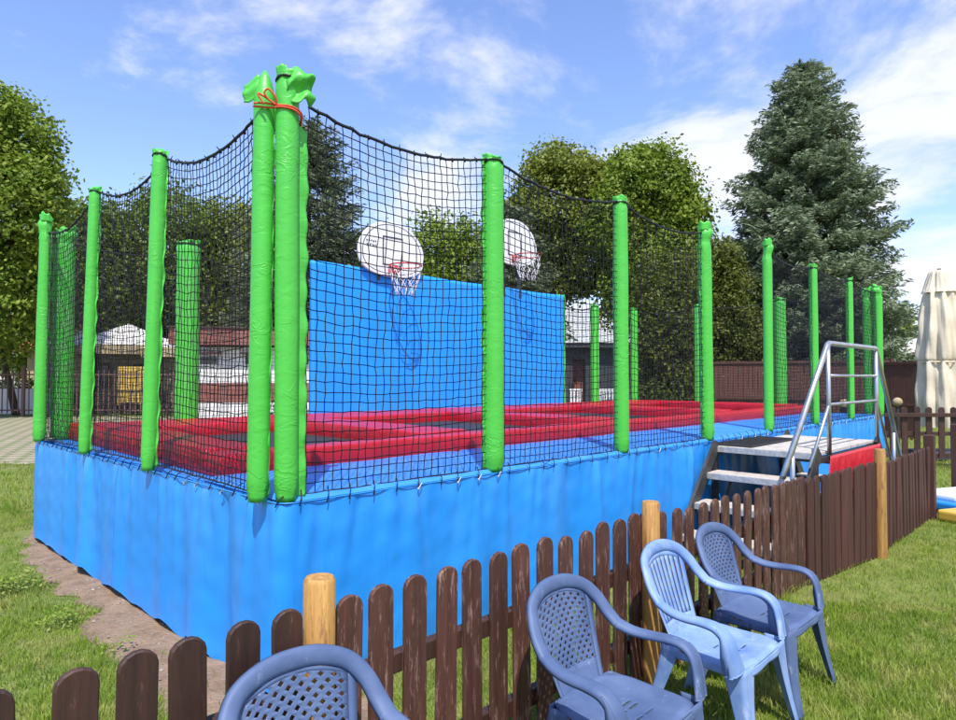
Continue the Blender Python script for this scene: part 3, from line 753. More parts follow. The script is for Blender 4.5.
# ------------------------------------------------------------------ plastic chairs
def make_chair(style, mt):
    ch = empty('plastic_chair'); mt = M[mt]
    def bp(a, b):      # backrest surface a -1..1, b 0..1
        w = .138+.058*b**.9; z = .385+b*(.365-.055*a*a*b)
        return Vector((a*w, -.195-.095*b-.034*(1-a*a)*(.4+.6*b)+.02*(1-b)**3, z))
    m = MB()
    if style == 'lattice':
        nc, nr = 8, 14; a0, a1, b0, b1 = -.86, .86, .24, .965
        dw, dh = (a1-a0)/nc, (b1-b0)/nr
        # tall diamonds, staggered by half a column on alternate rows
        for j in range(nr):
            off = .5 if j % 2 else 0
            cols = nc-(1 if j % 2 else 0)
            yb, yt = b0+dh*j, b0+dh*(j+1)
            if off:
                for xa, xb in ((a0, a0+dw*.5), (a1-dw*.5, a1)):
                    m.add([bp(xa, yb), bp(xb, yb), bp(xb, yt), bp(xa, yt)], [(0, 1, 2, 3)])
            for i in range(cols):
                xa = a0+dw*(i+off); xb = xa+dw; xm = (xa+xb)/2; ym = (yb+yt)/2; hx = dw*.25; hy = dh*.44
                vs = [bp(xa, yb), bp(xm, yb), bp(xb, yb), bp(xb, ym), bp(xb, yt), bp(xm, yt), bp(xa, yt), bp(xa, ym),
                      bp(xm, ym-hy), bp(xm+hx, ym), bp(xm, ym+hy), bp(xm-hx, ym)]
                m.add(vs, [(0, 1, 8, 11, 7), (1, 2, 3, 9, 8), (3, 4, 5, 10, 9), (5, 6, 7, 11, 10)])
    else:
        a0, a1, b0, b1 = -.84, .84, .20, .94; nb = 9; tot = a1-a0; gap = .060; bar = (tot-gap*nb)/(nb+1) if False else (tot-gap*nb)/(nb-1)
        x_ = a0
        for i in range(nb):
            x_ += gap
            if i < nb-1:
                for j in range(12):
                    y0_, y1_ = b0+(b1-b0)*j/12, b0+(b1-b0)*(j+1)/12
                    m.add([bp(x_, y0_), bp(x_+bar, y0_), bp(x_+bar, y1_), bp(x_, y1_)], [(0, 1, 2, 3)])
            x_ += bar
    def region(A0, A1, B0, B1, nu, nv): m.grid(lambda u, v: bp(A0+(A1-A0)*u, B0+(B1-B0)*v), nu, nv)
    region(-1, a0, 0, 1, 2, 16); region(a1, 1, 0, 1, 2, 16); region(a0, a1, 0, b0, 14, 4); region(a0, a1, b1, 1, 14, 2)
    m.build('backrest', mt, ch, smooth=True, solid=.0045, offset=0, weld=True)
    # frame: arch + arms as one band; split in arch and two arms
    def band(pts, nrm, wid, th, name, n=7):
        P_ = catmull(pts, n); Nr = catmull(nrm, n); Wd = [w[0] for w in catmull([(w, 0, 0) for w in wid], n)]
        vs = []; K = 10
        for i, p in enumerate(P_):
            p = Vector(p); t = (Vector(P_[min(i+1, len(P_)-1)])-Vector(P_[max(i-1, 0)])).normalized()
            nn = Vector(Nr[i]); nn = (nn-t*nn.dot(t)).normalized(); b = t.cross(nn)
            w = Wd[i]/2
            prof = [(-1, -1.0), (-.97, -.2), (-.86, .45), (-.5, .85), (0, 1), (.5, .85), (.86, .45), (.97, -.2), (1, -1.0), (.8, -.9), (.6, -.1), (0, .3), (-.6, -.1), (-.8, -.9)]
            for a, c in prof: vs.append(p+b*a*w+nn*c*th)
        K = len(prof)
        fs = [(i*K+k, i*K+(k+1) % K, (i+1)*K+(k+1) % K, (i+1)*K+k) for i in range(len(P_)-1) for k in range(K)]
        fs += [tuple(range(K)), tuple((len(P_)-1)*K+k for k in range(K))[::-1]]
        mm = MB(); mm.add(vs, fs)
        if name == 'armrest':
            sg = 1 if P_[0][0] > 0 else -1; q_ = [Vector(p) for p in P_[int(len(P_)*.56):]]; vs = []
            for i, p in enumerate(q_):
                f_ = i/(len(q_)-1); w_ = .004+.048*min(1, f_*1.5)**.8; xo = p.x+sg*(.030+.012*f_)
                t = (q_[min(i+1, len(q_)-1)]-q_[max(i-1, 0)]).normalized(); bk = Vector((0, t.z, -t.y)).normalized()
                e0 = Vector((xo, p.y, p.z))-bk*.006; e1 = e0+bk*w_
                vs += [e0, e1, e1-Vector((sg*.007, 0, 0)), e0-Vector((sg*.007, 0, 0))]
            n_ = len(q_); mm.add(vs, [(i*4+k, i*4+(k+1) % 4, (i+1)*4+(k+1) % 4, (i+1)*4+k) for i in range(n_-1) for k in range(4)]+[(0, 1, 2, 3), (n_*4-1, n_*4-2, n_*4-3, n_*4-4)])
        return mm.build(name, mt, ch, smooth=True)
    arc = [(.243, -.175, .590), (.232, -.222, .635), (.212, -.262, .690), (.170, -.300, .738), (.09, -.324, .768), (0, -.330, .776)]
    arc = arc+[(-a, b, c) for a, b, c in arc[-2::-1]]
    an = [(.0, .75, .65), (-.1, .90, .42), (-.15, 1, .30), (-.1, 1, .25), (-.05, 1, .25), (0, 1, .25)]
    an = an+[(-a, b, c) for a, b, c in an[-2::-1]]
    aw = [.060, .058, .056, .057, .060, .062]; aw = aw+aw[-2::-1]
    band(arc, an, aw, .013, 'arch')
    for sx in (1, -1):
        ar = [(.243, -.175, .590), (.258, -.11, .572), (.272, -.03, .568), (.280, .06, .572), (.283, .125, .563), (.281, .168, .525), (.274, .190, .46), (.262, .205, .385)]
        n_ = [(0, .75, .65), (0, .35, .93), (0, .05, 1), (.05, .1, 1), (.1, .5, .85), (.2, .95, .4), (.25, 1, .12), (.3, 1, .1)]
        w_ = [.060, .060, .062, .066, .068, .070, .080, .100]
        ar = [(a*sx, b, c) for a, b, c in ar]; n_ = [(a*sx, b, c) for a, b, c in n_]
        band(ar, n_, w_, .013, 'armrest')
    # seat with rolled edge
    m = MB()
    def sp(u, v):
        a = u*2-1; b = v*2-1; hx = .232-.030*max(0, -b)
        k = 1.0
        X = a*hx; Y = .012+b*.222
        rr = (abs(a)**4+abs(b)**4)**.25
        z = .402-.020*(1-a*a)*(1-b*b) + .012*max(0, b-.3)
        e_ = max(0, rr-.88)/.3
        z -= .06*e_**1.3
        if b < -.8: z += (-.8-b)*.08
        z += .028*max(0, -b)*abs(a)**4
        ax = max(abs(a), abs(b)); sc = 1 if rr < 1 else 1/rr**.75
        return (X*sc, .012+(Y-.012)*sc, z)
    def slot(u, v):
        a = u*2-1; b = v*2-1
        for bb in (-.05, .10, .25, .40):
            if abs(b-bb) < .017 and abs(a) < .30 and abs(a) > .03: return True
        return False
    m.grid(sp, 56, 56, skip=slot); m.build('seat', mt, ch, smooth=True, solid=.005)
    # apron under the seat edge
    m = MB(); nA = 72
    def ap(u, v):
        a = u*2*PI; c_, s__ = math.cos(a), math.sin(a); r_ = 1/((abs(c_)**5+abs(s__)**5)**.2)
        hx = .228-.030*max(0, -s__*r_); X = c_*r_*hx; Y = .012+s__*r_*.216
        return (X*(1+.02*v), Y*(1+.02*v), .385-.034*v*(.7+.3*abs(math.sin(2*a))))
    m.grid(ap, nA, 4); m.build('seat_rim', mt, ch, smooth=True, solid=.004)
    # legs: rounded L channels
    for sx in (1, -1):
        for fr in (1, -1):
            if fr == 1: p0 = Vector((.246*sx, .222, .395)); p1 = Vector((.272*sx, .285, .0)); w0x, w0y, w1x, w1y = .115, .10, .046, .042
            else: p0 = Vector((.208*sx, -.195, .395)); p1 = Vector((.250*sx, -.300, .0)); w0x, w0y, w1x, w1y = .085, .10, .044, .046
            m = MB()
            def lg(u, v, p0=p0, p1=p1, w0x=w0x, w0y=w0y, w1x=w1x, w1y=w1y):
                p = p0.lerp(p1, v); q_ = (1-v)**1.7; wx = w1x+(w0x-w1x)*q_; wy = w1y+(w0y-w1y)*q_
                rc_ = .018
                if u < .4: f_ = u/.4; off = Vector((-(wx-(wx-rc_)*f_)*sx, 0, 0))
                elif u < .6: f_ = (u-.4)/.2*PI/2; off = Vector(((-rc_+rc_*math.sin(f_))*sx, (-rc_+rc_*math.cos(f_))*fr, 0))
                else: f_ = (u-.6)/.4; off = Vector((0, -(rc_+(wy-rc_)*f_)*fr, 0))
                bow = .010*math.sin(PI*v); return p+off+Vector((bow*sx*-.5, -bow*fr, 0))
            m.grid(lg, 20, 16); m.build('leg', mt, ch, smooth=True, solid=.005, offset=0)
    if style == 'lattice': ch['category'] = 'chair'
    ch['category'] = 'chair'; ch['group'] = 'blue plastic garden chairs along the fence'
    return ch
def copy_tree(o, parent=None):
    c = o.copy(); col.objects.link(c); c.parent = parent
    for k in list(o.children): copy_tree(k, c)
    return c
def place(o, s, t, rz, label, sc=1):
    x, y = L2W(s, t); o.location = (x, y, 0); o.rotation_euler = (0, 0, ROT+PI+rz); o.scale = (sc, sc*.94, sc); o['label'] = label
cA = make_chair('lattice', 'chair'); cB = copy_tree(cA); cD = copy_tree(cA); cC = make_chair('slots', 'chair2')
place(cA, -.64, -1.53, rad(-2), 'slate blue plastic garden chair nearest the camera, only its backrest and arms in view', .99)
place(cB, .50, -1.59, rad(1), 'scuffed slate blue plastic chair standing just in front of the pale pine post', .975)
place(cC, 1.30, -1.59, rad(2), 'light blue plastic chair with vertical slots in its backrest', .98)
place(cD, 1.87, -1.57, rad(0), 'slate blue plastic chair with lattice back, farthest along the fence on the right', .97)

# ------------------------------------------------------------------ vegetation
def leafmat(name, c1, c2, c3, trans=.38, scale=.9):
    m = mat(name, c1, c2, rough=.55, scale=scale, detail=6, trans=trans, c3=c3, c3scale=5, c3lo=.48, c3hi=.66, spec=.3)
    return m
M['leaf_y'] = leafmat('leaf_yellow_green', (.10, .175, .016), (.21, .30, .030), (.32, .37, .06))
M['leaf_d'] = leafmat('leaf_dark', (.075, .135, .018), (.15, .225, .030), (.25, .31, .05))
M['leaf_b'] = leafmat('leaf_olive', (.115, .155, .022), (.22, .26, .040), (.30, .34, .06))
M['leaf_h'] = leafmat('leaf_hedge', (.060, .090, .013), (.13, .155, .024), (.21, .23, .04))
M['spruce'] = leafmat('spruce_needles', (.11, .155, .080), (.21, .265, .150), (.32, .37, .235), trans=.22, scale=1.3)
M['spruce2'] = leafmat('spruce_needles_green', (.075, .105, .052), (.14, .175, .095), (.22, .25, .15), trans=.22, scale=1.3)
M['bark'] = mat('bark', (.06, .042, .03), (.12, .09, .065), rough=.9, scale=6, bump=1, bscale=20, stretch=(3, 3, .5))
def rand_unit(n):
    v = rng.normal(size=(n, 3)); return v/np.linalg.norm(v, axis=1)[:, None]
def cards(C, nrm, size, asp=.55, dirs=None):
    n = len(C); a = dirs if dirs is not None else np.cross(nrm, rand_unit(n))
    a = a/np.maximum(np.linalg.norm(a, axis=1)[:, None], 1e-6); b = np.cross(nrm, a); b /= np.maximum(np.linalg.norm(b, axis=1)[:, None], 1e-6)
    s = size[:, None] if isinstance(size, np.ndarray) else size
    return np.stack([C-a*s*.5, C+b*s*asp*.5, C+a*s*.5, C-b*s*asp*.5], 1).reshape(-1, 3)
def leafy(name, x, y, lobes, leaf, n, mt, label, cat, trunk=None, group=None, clump=.45, per=26, offs=0):
    """lobes: (cx,cy,cz,rx,ry,rz) in world"""
    e_ = empty(name, (x, y, 0), 0, label=label, cat=cat, group=group)
    vol = np.array([l[3]*l[5] for l in lobes]); vol = vol/vol.sum(); out = []
    for l, w in zip(lobes, vol):
        nc = max(6, int(n*w/per)); d_ = rand_unit(nc); rad_ = rng.uniform(.45, 1.0, nc)**.55
        bump = 1+.16*np.sin(d_[:, 0]*5+l[0])*np.sin(d_[:, 2]*6+l[2])+rng.normal(0, .06, nc)
        Cc = np.array(l[:3])+d_*rad_[:, None]*bump[:, None]*np.array(l[3:])
        cs = clump*rng.uniform(.6, 1.4, nc)
        for k in range(1):
            pts = np.repeat(Cc, per, 0)+np.clip(rng.normal(size=(nc*per, 3)), -1.7, 1.7)*np.repeat(cs, per)[:, None]*np.array([.5, .5, .36])
            nr = rand_unit(nc*per)*.8+np.repeat(d_, per, 0)*.5+np.array([0, 0, .45]); nr /= np.linalg.norm(nr, axis=1)[:, None]
            out.append(cards(pts, nr, leaf*rng.uniform(.6, 1.35, nc*per), .62))
    V_ = np.concatenate(out)-np.array([x, y, 0]); V_[:, 2] = np.maximum(V_[:, 2], .02)
    quads_obj('crown', V_, 4, M[mt], e_)
    if trunk:
        m = MB(); r, zt = trunk
        m.tube(catmull([(0, 0, 0), (.05*r*4, 0, zt*.3), (-.1*r, .1, zt*.65), (0, 0, zt)], 4), [r*1.25]+[r*(1-.5*i/12) for i in range(12)], 10)
        for l in lobes[:7]:
            q_ = (l[0]-x, l[1]-y, l[2]); z0 = zt*.45
            m.tube(catmull([(0, 0, z0), (q_[0]*.4, q_[1]*.4, z0+(q_[2]-z0)*.45), q_], 4), [r*.45*(1-.09*i) for i in range(9)], 6)
        m.build('trunk', M['bark'], e_, smooth=True)
    return e_
def pxl(d, px, py, rpx, rpy=None, dd=0, ry=None):
    D = d+dd; r = rpx/F*D; rz = (rpy or rpx)/F*D
    return (WX(px, D), D, WZ(py, D), r, ry or r, rz)
# left big tree
d = 26
leafy('deciduous_tree', WX(-40, d), d, [pxl(d, -45, 180, 85, 100), pxl(d, 5, 215, 52, 62, -1), pxl(d, 15, 130, 32, 38, 0), pxl(d, -10, 300, 70, 60), pxl(d, 30, 280, 32, 48, 1), pxl(d, -15, 108, 30, 28), pxl(d, 40, 180, 22, 36, 0)],
      .19, 60000, 'leaf_y', 'tall yellow green leafy tree at the left edge of the photo', 'tree', (.22, 6), clump=.5)
# dark row behind
for k, (d, px, py, rx, ry, mt, lab) in enumerate([(34, 95, 262, 48, 60, 'leaf_d', 'dark leafy tree above the red tiled roof, just right of the big left tree'),
                                   (37, 168, 258, 62, 74, 'leaf_d', 'dark rounded tree at the left, seen through the netting above the parasols'),
                                   (38, 236, 270, 52, 72, 'leaf_b', 'olive green tree behind the brown and white kiosk')]):
    leafy('deciduous_tree', WX(px, d), d, [pxl(d, px, py, rx, ry), pxl(d, px-rx*.5, py+18, rx*.6, ry*.7), pxl(d, px+rx*.5, py+14, rx*.6, ry*.7), pxl(d, px, py-ry*.55, rx*.55, ry*.4), pxl(d, px, py+ry*.6, rx*.9, ry*.5)],
          .24, 26000, mt, lab, 'tree', (.3, 6), clump=.9)
d = 42
leafy('deciduous_tree', WX(45, d), d, [pxl(d, 45, 300, 60, 75), pxl(d, 10, 330, 60, 45), pxl(d, 75, 290, 30, 60)], .4, 8000, 'leaf_d', 'dark tree filling the gap behind the metal fence', 'tree', (.3, 4), clump=.9)
d = 30
leafy('deciduous_tree', WX(420, d), d, [pxl(d, 420, 285, 62, 62), pxl(d, 385, 280, 42, 48), pxl(d, 470, 275, 45, 55), pxl(d, 440, 260, 35, 42)], .19, 26000, 'leaf_y', 'yellow green tree behind the nearer backboard', 'tree', (.3, 4), clump=.7)
d = 28
leafy('deciduous_tree', WX(545, d), d, [pxl(d, 560, 200, 46, 52), pxl(d, 530, 235, 36, 46, 1), pxl(d, 592, 250, 40, 52, 0), pxl(d, 560, 165, 28, 22), pxl(d, 592, 182, 24, 26), pxl(d, 540, 285, 34, 30, 1), pxl(d, 600, 190, 26, 30)],
      .17, 52000, 'leaf_b', 'tall olive brown tree behind the farther backboard', 'tree', (.25, 6), clump=.5)
d = 26
leafy('deciduous_tree', WX(660, d), d, [pxl(d, 648, 190, 44, 42), pxl(d, 675, 225, 34, 48), pxl(d, 620, 220, 34, 44), pxl(d, 655, 265, 50, 50), pxl(d, 620, 300, 20, 30), pxl(d, 640, 165, 26, 20), pxl(d, 690, 262, 26, 34), pxl(d, 712, 285, 24, 40)],
      .16, 62000, 'leaf_y', 'bright yellow green tree left of the large spruce', 'tree', (.25, 6), clump=.48)
d = 18
leafy('ivy_column', WX(668, d), d, [pxl(d, 668, 300, 34, 52), pxl(d, 665, 360, 34, 50), pxl(d, 670, 390, 36, 40), pxl(d, 660, 330, 34, 50)], .11, 22000, 'leaf_h', 'dense dark green ivy covered bush right of the grey shed', 'bush', (.2, 3), clump=.3)
d = 22
leafy('leafy_shrub', WX(735, d), d, [pxl(d, 728, 300, 26, 52), pxl(d, 742, 335, 24, 34), pxl(d, 722, 265, 18, 28), pxl(d, 722, 340, 24, 34), pxl(d, 700, 300, 16, 50)], .12, 18000, 'leaf_h', 'tall loose shrub between the entrance posts', 'bush', (.12, 3), clump=.32)
d = 28
leafy('leafy_shrub', WX(890, d), d, [pxl(d, 888, 335, 22, 26), pxl(d, 905, 345, 18, 18), pxl(d, 868, 340, 18, 24)], .2, 5000, 'leaf_y', 'yellow green bush behind the white marquee roof at the right', 'bush', (.12, 2), clump=.4)
d = 60
leafy('far_treeline', 0, d, [pxl(d, px, 372-8*((px//50) % 3), 34, 18+6*((px//50) % 2), random.uniform(-4, 4), ry=2) for px in range(-80, 1080, 34)], .7, 16000, 'leaf_d', 'distant dark treeline along the horizon', 'treeline', None, clump=.9)['kind'] = 'stuff'
# spruces
def spruce(px, pytop, d, Wpx, mt, label, seed, dens=1.0, asym=0.0):
    r = np.random.default_rng(seed); x0, y0 = WX(px, d), d; H = WZ(pytop, d); Rm = Wpx/F*d
    e_ = empty('spruce_tree', (x0, y0, 0), 0, label=label, cat='tree')
    out = []; dirs_ = []; nrm_ = []; sz = []; br = MB()
    z = .35
    while z < H-.12:
        f = (H-z)/H; base = Rm*(f**.54)*(1.0 if f < .93 else .88); nb = int(7+5*f)
        a0 = r.uniform(0, 6.28)
        for k in range(nb):
            az = a0+2*PI*k/nb+r.normal(0, .22); Lb = base*r.uniform(.70, 1.10)*(1+.10*math.sin(az*3+z*1.3))+.12
            Lb *= 1+asym*math.cos(az)
            dv = np.array([math.cos(az), math.sin(az), 0]); droop = (-.16-.30*f)*Lb*.55*(1+r.normal(0, .15)); up = .38 if f < .25 else .22
            ns = max(3, int(Lb/.17))
            zz_ = z+r.normal(0, .08)
            def pos(u): return np.array([0, 0, zz_])+dv*Lb*u+np.array([0, 0, droop*math.sin(u*PI*.62)+up*Lb*u*u*.75])
            if k % 2 == 0: br.tube([pos(0), pos(.5), pos(.95)], [.035*f+.01, .02*f+.006, .004], 4, cap=False)
            for i in range(ns):
                u = (i+.6)/ns; p = pos(u); tw = Lb*.34*(1-.62*u)+.10
                if u < .25 and f > .2: continue
                for sd in (-1, 1):
                    side = np.array([-math.sin(az), math.cos(az), 0])*sd; td = dv*.75+side*.9+np.array([0, 0, -.12]); td /= np.linalg.norm(td)
                    nt = max(2, int(tw/.13*dens))
                    for q_ in range(nt):
                        w = (q_+.5)/nt; c = p+td*tw*w+r.normal(0, .035, 3)-np.array([0, 0, .10*w*tw+r.exponential(.035)])
                        out.append(c); dd_ = td+r.normal(0, .38, 3); dirs_.append(dd_); sz.append(.19*r.uniform(.7, 1.3))
                out.append(p+np.array([0, 0, .03])); dirs_.append(dv+r.normal(0, .25, 3)+np.array([0, 0, .2])); sz.append(.26)
        z += .15+.10*f
    for k in range(26):
        out.append(np.array([r.normal(0, .05), r.normal(0, .05), H-.5+.5*k/26])); dirs_.append(np.array([r.normal(0, .4), r.normal(0, .4), 1])); sz.append(.2)
    C = np.array(out); D_ = np.array(dirs_); D_ /= np.linalg.norm(D_, axis=1)[:, None]; S = np.array(sz)
    V_ = []
    for k in range(3):
        nr = rand_unit(len(C))+np.array([0, -.3, .9*(k == 0)+.2]); nr = np.cross(D_, np.cross(nr, D_)); nr /= np.linalg.norm(nr, axis=1)[:, None]
        V_.append(cards(C+rng.normal(0, .03, C.shape), nr, S, .24, D_))
    quads_obj('needles', np.concatenate(V_), 4, M[mt], e_)
    t = MB(); t.tube([(0, 0, 0), (0, 0, H*.4), (0, 0, H*.97)], [.20, .13, .02], 10); t.build('trunk', M['bark'], e_, smooth=True)
    br.build('branches', M['bark'], e_)
    return e_
spruce(806, 60, 24, 104, 'spruce', 'large bluish spruce towering at the right behind the stairs', 1, 2.1, .0)
spruce(308, 118, 28, 100, 'spruce2', 'tall spruce behind the corner posts, left of the nearer backboard', 2)
spruce(510, 205, 24, 75, 'spruce2', 'lower spruce behind the blue wall under the farther backboard', 3)

# ------------------------------------------------------------------ grass
def grass(name, areas, label, lo, hi):
    r = np.random.default_rng(5); out = []
    for (x0, x1, y0, y1, n, hh) in areas:
        X = r.uniform(x0, x1, n); Y = r.uniform(y0, y1, n)
        s = (X-CO.x)*cR+(Y-CO.y)*sR; t = -(X-CO.x)*sR+(Y-CO.y)*cR
        vis = (np.abs(X) < Y*.80+.4)
        inside = (s > -.03) & (s < LEN+.05) & (t > -.03) & (t < WID+.05)
        wv = np.array([soil_w(a) if -1.1 < a < 5.2 else -9 for a in np.linspace(-2, 6, 400)])
        ww = np.interp(t, np.linspace(-2, 6, 400), wv)
        onsoil = (s < .3) & (s > -ww+r.normal(0, .03, n)) & (t > -1.1) & (t < 5.2)
        onsoil &= r.uniform(0, 1, n) > .012
        pav = (Y > 12) & (X < -4.5)
        bare = (N2(X*1.0, Y*1.0, 21, 1.6) > .95) & (r.uniform(0, 1, n) > .35)
        keep = vis & ~inside & ~onsoil & ~pav & ~bare
        X, Y = X[keep], Y[keep]; m_ = len(X)
        tall = hh*(1+.45*N2(X, Y, 22, 2.5)+.2*N2(X, Y, 23, 9))*r.uniform(.45, 1.25, m_)
        sb = (X-CO.x)*cR+(Y-CO.y)*sR; tb = -(X-CO.x)*sR+(Y-CO.y)*cR
        edge = (np.abs(tb+1.127) < .10) & (sb < 3.8); tall = tall*np.where(edge, 1.6, 1)
        az = r.uniform(0, 6.28, m_); lean = r.uniform(.1, .75, m_)*tall; la = r.uniform(0, 6.28, m_)
        w = r.uniform(.0016, .0032, m_)*(1 if y1 < 9 else 2.2)
        B = np.stack([X, Y, np.zeros(m_)], 1); wd = np.stack([np.cos(az)*w, np.sin(az)*w, np.zeros(m_)], 1)
        ld = np.stack([np.cos(la)*lean, np.sin(la)*lean, np.zeros(m_)], 1)
        M1 = B+ld*.35+np.stack([0*X, 0*X, tall*.6], 1); Tp = B+ld+np.stack([0*X, 0*X, tall*.95], 1)
        out.append(np.stack([B-wd, B+wd, M1+wd*.7, M1-wd*.7], 1).reshape(-1, 3))
        out.append(np.stack([M1-wd*.7, M1+wd*.7, Tp+wd*.1, Tp-wd*.1], 1).reshape(-1, 3))
    V_ = np.concatenate(out)
    o = quads_obj(name, V_, 4, M['grass']); tag(o, label, 'grass', kind='stuff'); return o
M['grass'] = leafmat('grass_blades', (.165, .27, .028), (.28, .37, .045), (.42, .42, .12), trans=.35, scale=1.6)
grass('grass', [(-3.6, 4.6, 1.3, 4.6, 230000, .042), (-7, 7.5, 4.4, 8.0, 160000, .044), (-11, 14, 7.8, 14, 90000, .06), (-5, 22, 12, 26, 50000, .09)], 'short sunlit lawn around the trampoline and under the chairs', 0, 0)
# broad leaved weeds on the soil edge
def weed(s, t, n, sc, label):
    x, y = L2W(s, t); C = rng.normal(size=(n, 3))*np.array([.05, .05, .02])*sc+np.array([0, 0, .04*sc]); nr = rand_unit(n)*.6+np.array([0, 0, 1]); nr /= np.linalg.norm(nr, axis=1)[:, None]
    C[:, 2] = np.abs(C[:, 2])+.01
    o = quads_obj('weed', cards(C, nr, .024*sc**.4*rng.uniform(.6, 1.4, n), .6), 4, M['grass']); o.location = (x, y, .01); tag(o, label, 'weed', kind='stuff')
weed(-.36, 1.2, 40, 1.0, 'small green weed growing on the bare soil beside the blue skirt')
weed(-.52, 1.9, 150, 1.3, 'leafy weed at the lawn edge, nearer of the two beside the soil strip')
weed(-.62, 2.9, 420, 2.0, 'broad clump of weeds at the lawn edge, farther along the soil strip')

pv = []; pr = random.Random(9); PB = MB()
for k in range(220):
    t = pr.uniform(-1.05, 4.9); s_0 = -pr.uniform(.04, .95)*soil_w(t); x, y = L2W(s_0, t); q_ = pr.uniform(.004, .013)*(1.6 if pr.random() < .08 else 1); a = pr.uniform(0, 6.28)
    c_, s__ = math.cos(a)*q_, math.sin(a)*q_; z = .014
    PB.add([(x+c_, y+s__, z), (x-s__*.8, y+c_*.8, z), (x-c_*.9, y-s__*.9, z), (x+s__, y-c_, z), (x, y, z+q_*.7), (x, y, z-q_*.5)],
           [(0, 1, 4), (1, 2, 4), (2, 3, 4), (3, 0, 4), (1, 0, 5), (2, 1, 5), (3, 2, 5), (0, 3, 5)])
M['stone'] = mat('pebble', (.17, .14, .11), (.34, .30, .25), rough=.9, scale=25, lo=.3, hi=.7)
tag(PB.build('pebbles', M['stone']), 'small pebbles scattered over the bare soil strip', 'pebbles', kind='stuff')
# ------------------------------------------------------------------ background buildings and furniture
M['bwhite'] = mat('white_render', (.74, .72, .70), (.64, .62, .60), rough=.85, scale=1.5)
M['bbrown'] = mat('brown_band', (.20, .07, .055), (.26, .10, .08), rough=.8, scale=3)
M['tile'] = mat('red_roof_tiles', (.42, .10, .06), (.58, .17, .11), rough=.7, scale=7, bump=.7, bscale=12, bdist=.05)
M['cream'] = mat('cream_canvas', (.70, .62, .47), (.60, .52, .38), rough=.85, scale=4, bump=.3, bscale=25, bdist=.01)
M['canvaswhite'] = mat('white_canvas', (.78, .76, .72), (.68, .66, .62), rough=.8, scale=3)
M['valance'] = mat('beige_valance', (.42, .34, .20), (.34, .27, .15), rough=.8, scale=3)
M['glass'] = mat('window_glass', (.03, .035, .045), rough=.12, spec=.6)
M['yellow'] = mat('yellow_board', (.62, .42, .06), (.54, .36, .08), rough=.6, scale=4)
M['slate'] = mat('dark_grey_cladding', (.035, .038, .048), (.055, .058, .07), rough=.6, scale=3)
M['darkbrown'] = mat('dark_brown', (.05, .03, .024), (.08, .05, .04), rough=.7, scale=6)
M['fencemetal'] = mat('brown_metal', (.16, .085, .07), rough=.6)
M['bluepl'] = mat('blue_plastic', (.02, .22, .62), rough=.35)
def facing(px, d): return math.atan2(-WX(px, d), d)   # turn so that the front looks back at the camera
# kiosk (white and brown)
d = 24; kx = WX(258, d); kk = empty('kiosk', (kx, d, 0), rad(12), label='low white building with brown bands and small windows behind the left net', cat='building')
W_ = 5.4
def bx(par, name, c, dm_, mt, bev=0): m = MB(); m.box(c, dm_, bev=bev); return m.build(name, M[mt], par)
bx(kk, 'base_wall', (0, 2, .35), (W_, 4, .70), 'bwhite'); bx(kk, 'brown_band', (0, 2, 1.05), (W_+.03, 4.03, .70), 'bbrown'); 
wl = bx(kk, 'upper_wall', (0, 2, 2.05), (W_, 4, 1.30), 'bwhite'); rf = bx(kk, 'roof', (0, 1.9, 3.05), (W_+.5, 4.8, .60), 'bbrown', .02); bx(kk, 'roof_edge', (0, 1.9, 3.38), (W_+.6, 4.9, .06), 'darkbrown')
for xx in (-1.7, -.15, 1.5):
    w_ = bx(kk, 'window', (xx, -.02, 2.22), (.72, .06, .40), 'bwhite'); bx(kk, 'pane', (xx, -.055, 2.22), (.58, .02, .28), 'glass').parent = w_
    bx(kk, 'awning', (xx, -.12, 2.48), (.9, .26, .05), 'bbrown')
# restaurant with tiled roof
d = 36; rx_ = WX(122, d); rs = empty('restaurant', (rx_, d, 0), rad(8), label='house with a red tiled roof behind the white parasols on the left', cat='building')
bx(rs, 'wall', (0, 3, 1.5), (9.6, 6, 3.0), 'valance')
m = MB(); m.add([(-5.2, -.6, 3.0), (5.2, -.6, 3.0), (4.2, 3, 5.4), (-4.2, 3, 5.4), (-5.2, 6.6, 3.0), (5.2, 6.6, 3.0)], [(0, 1, 2, 3), (4, 3, 2, 5), (0, 3, 4), (1, 5, 2), (0, 4, 5, 1)])
r_ = m.build('roof', M['tile'], rs)
m = MB()
for k in range(46): m.tube([(-5.1+k*.226, -.62, 3.03), (-4.1+k*.182, 3, 5.44)], .05, 6)
m.build('roof_tiles', M['tile'], r_, smooth=True)
for xx in (-3.4, -1.2, 1.2, 3.4):
    w_ = bx(rs, 'window', (xx, -.03, 1.7), (1.2, .08, 1.3), 'darkbrown'); bx(rs, 'pane', (xx, -.08, 1.7), (1.0, .03, 1.1), 'glass').parent = w_
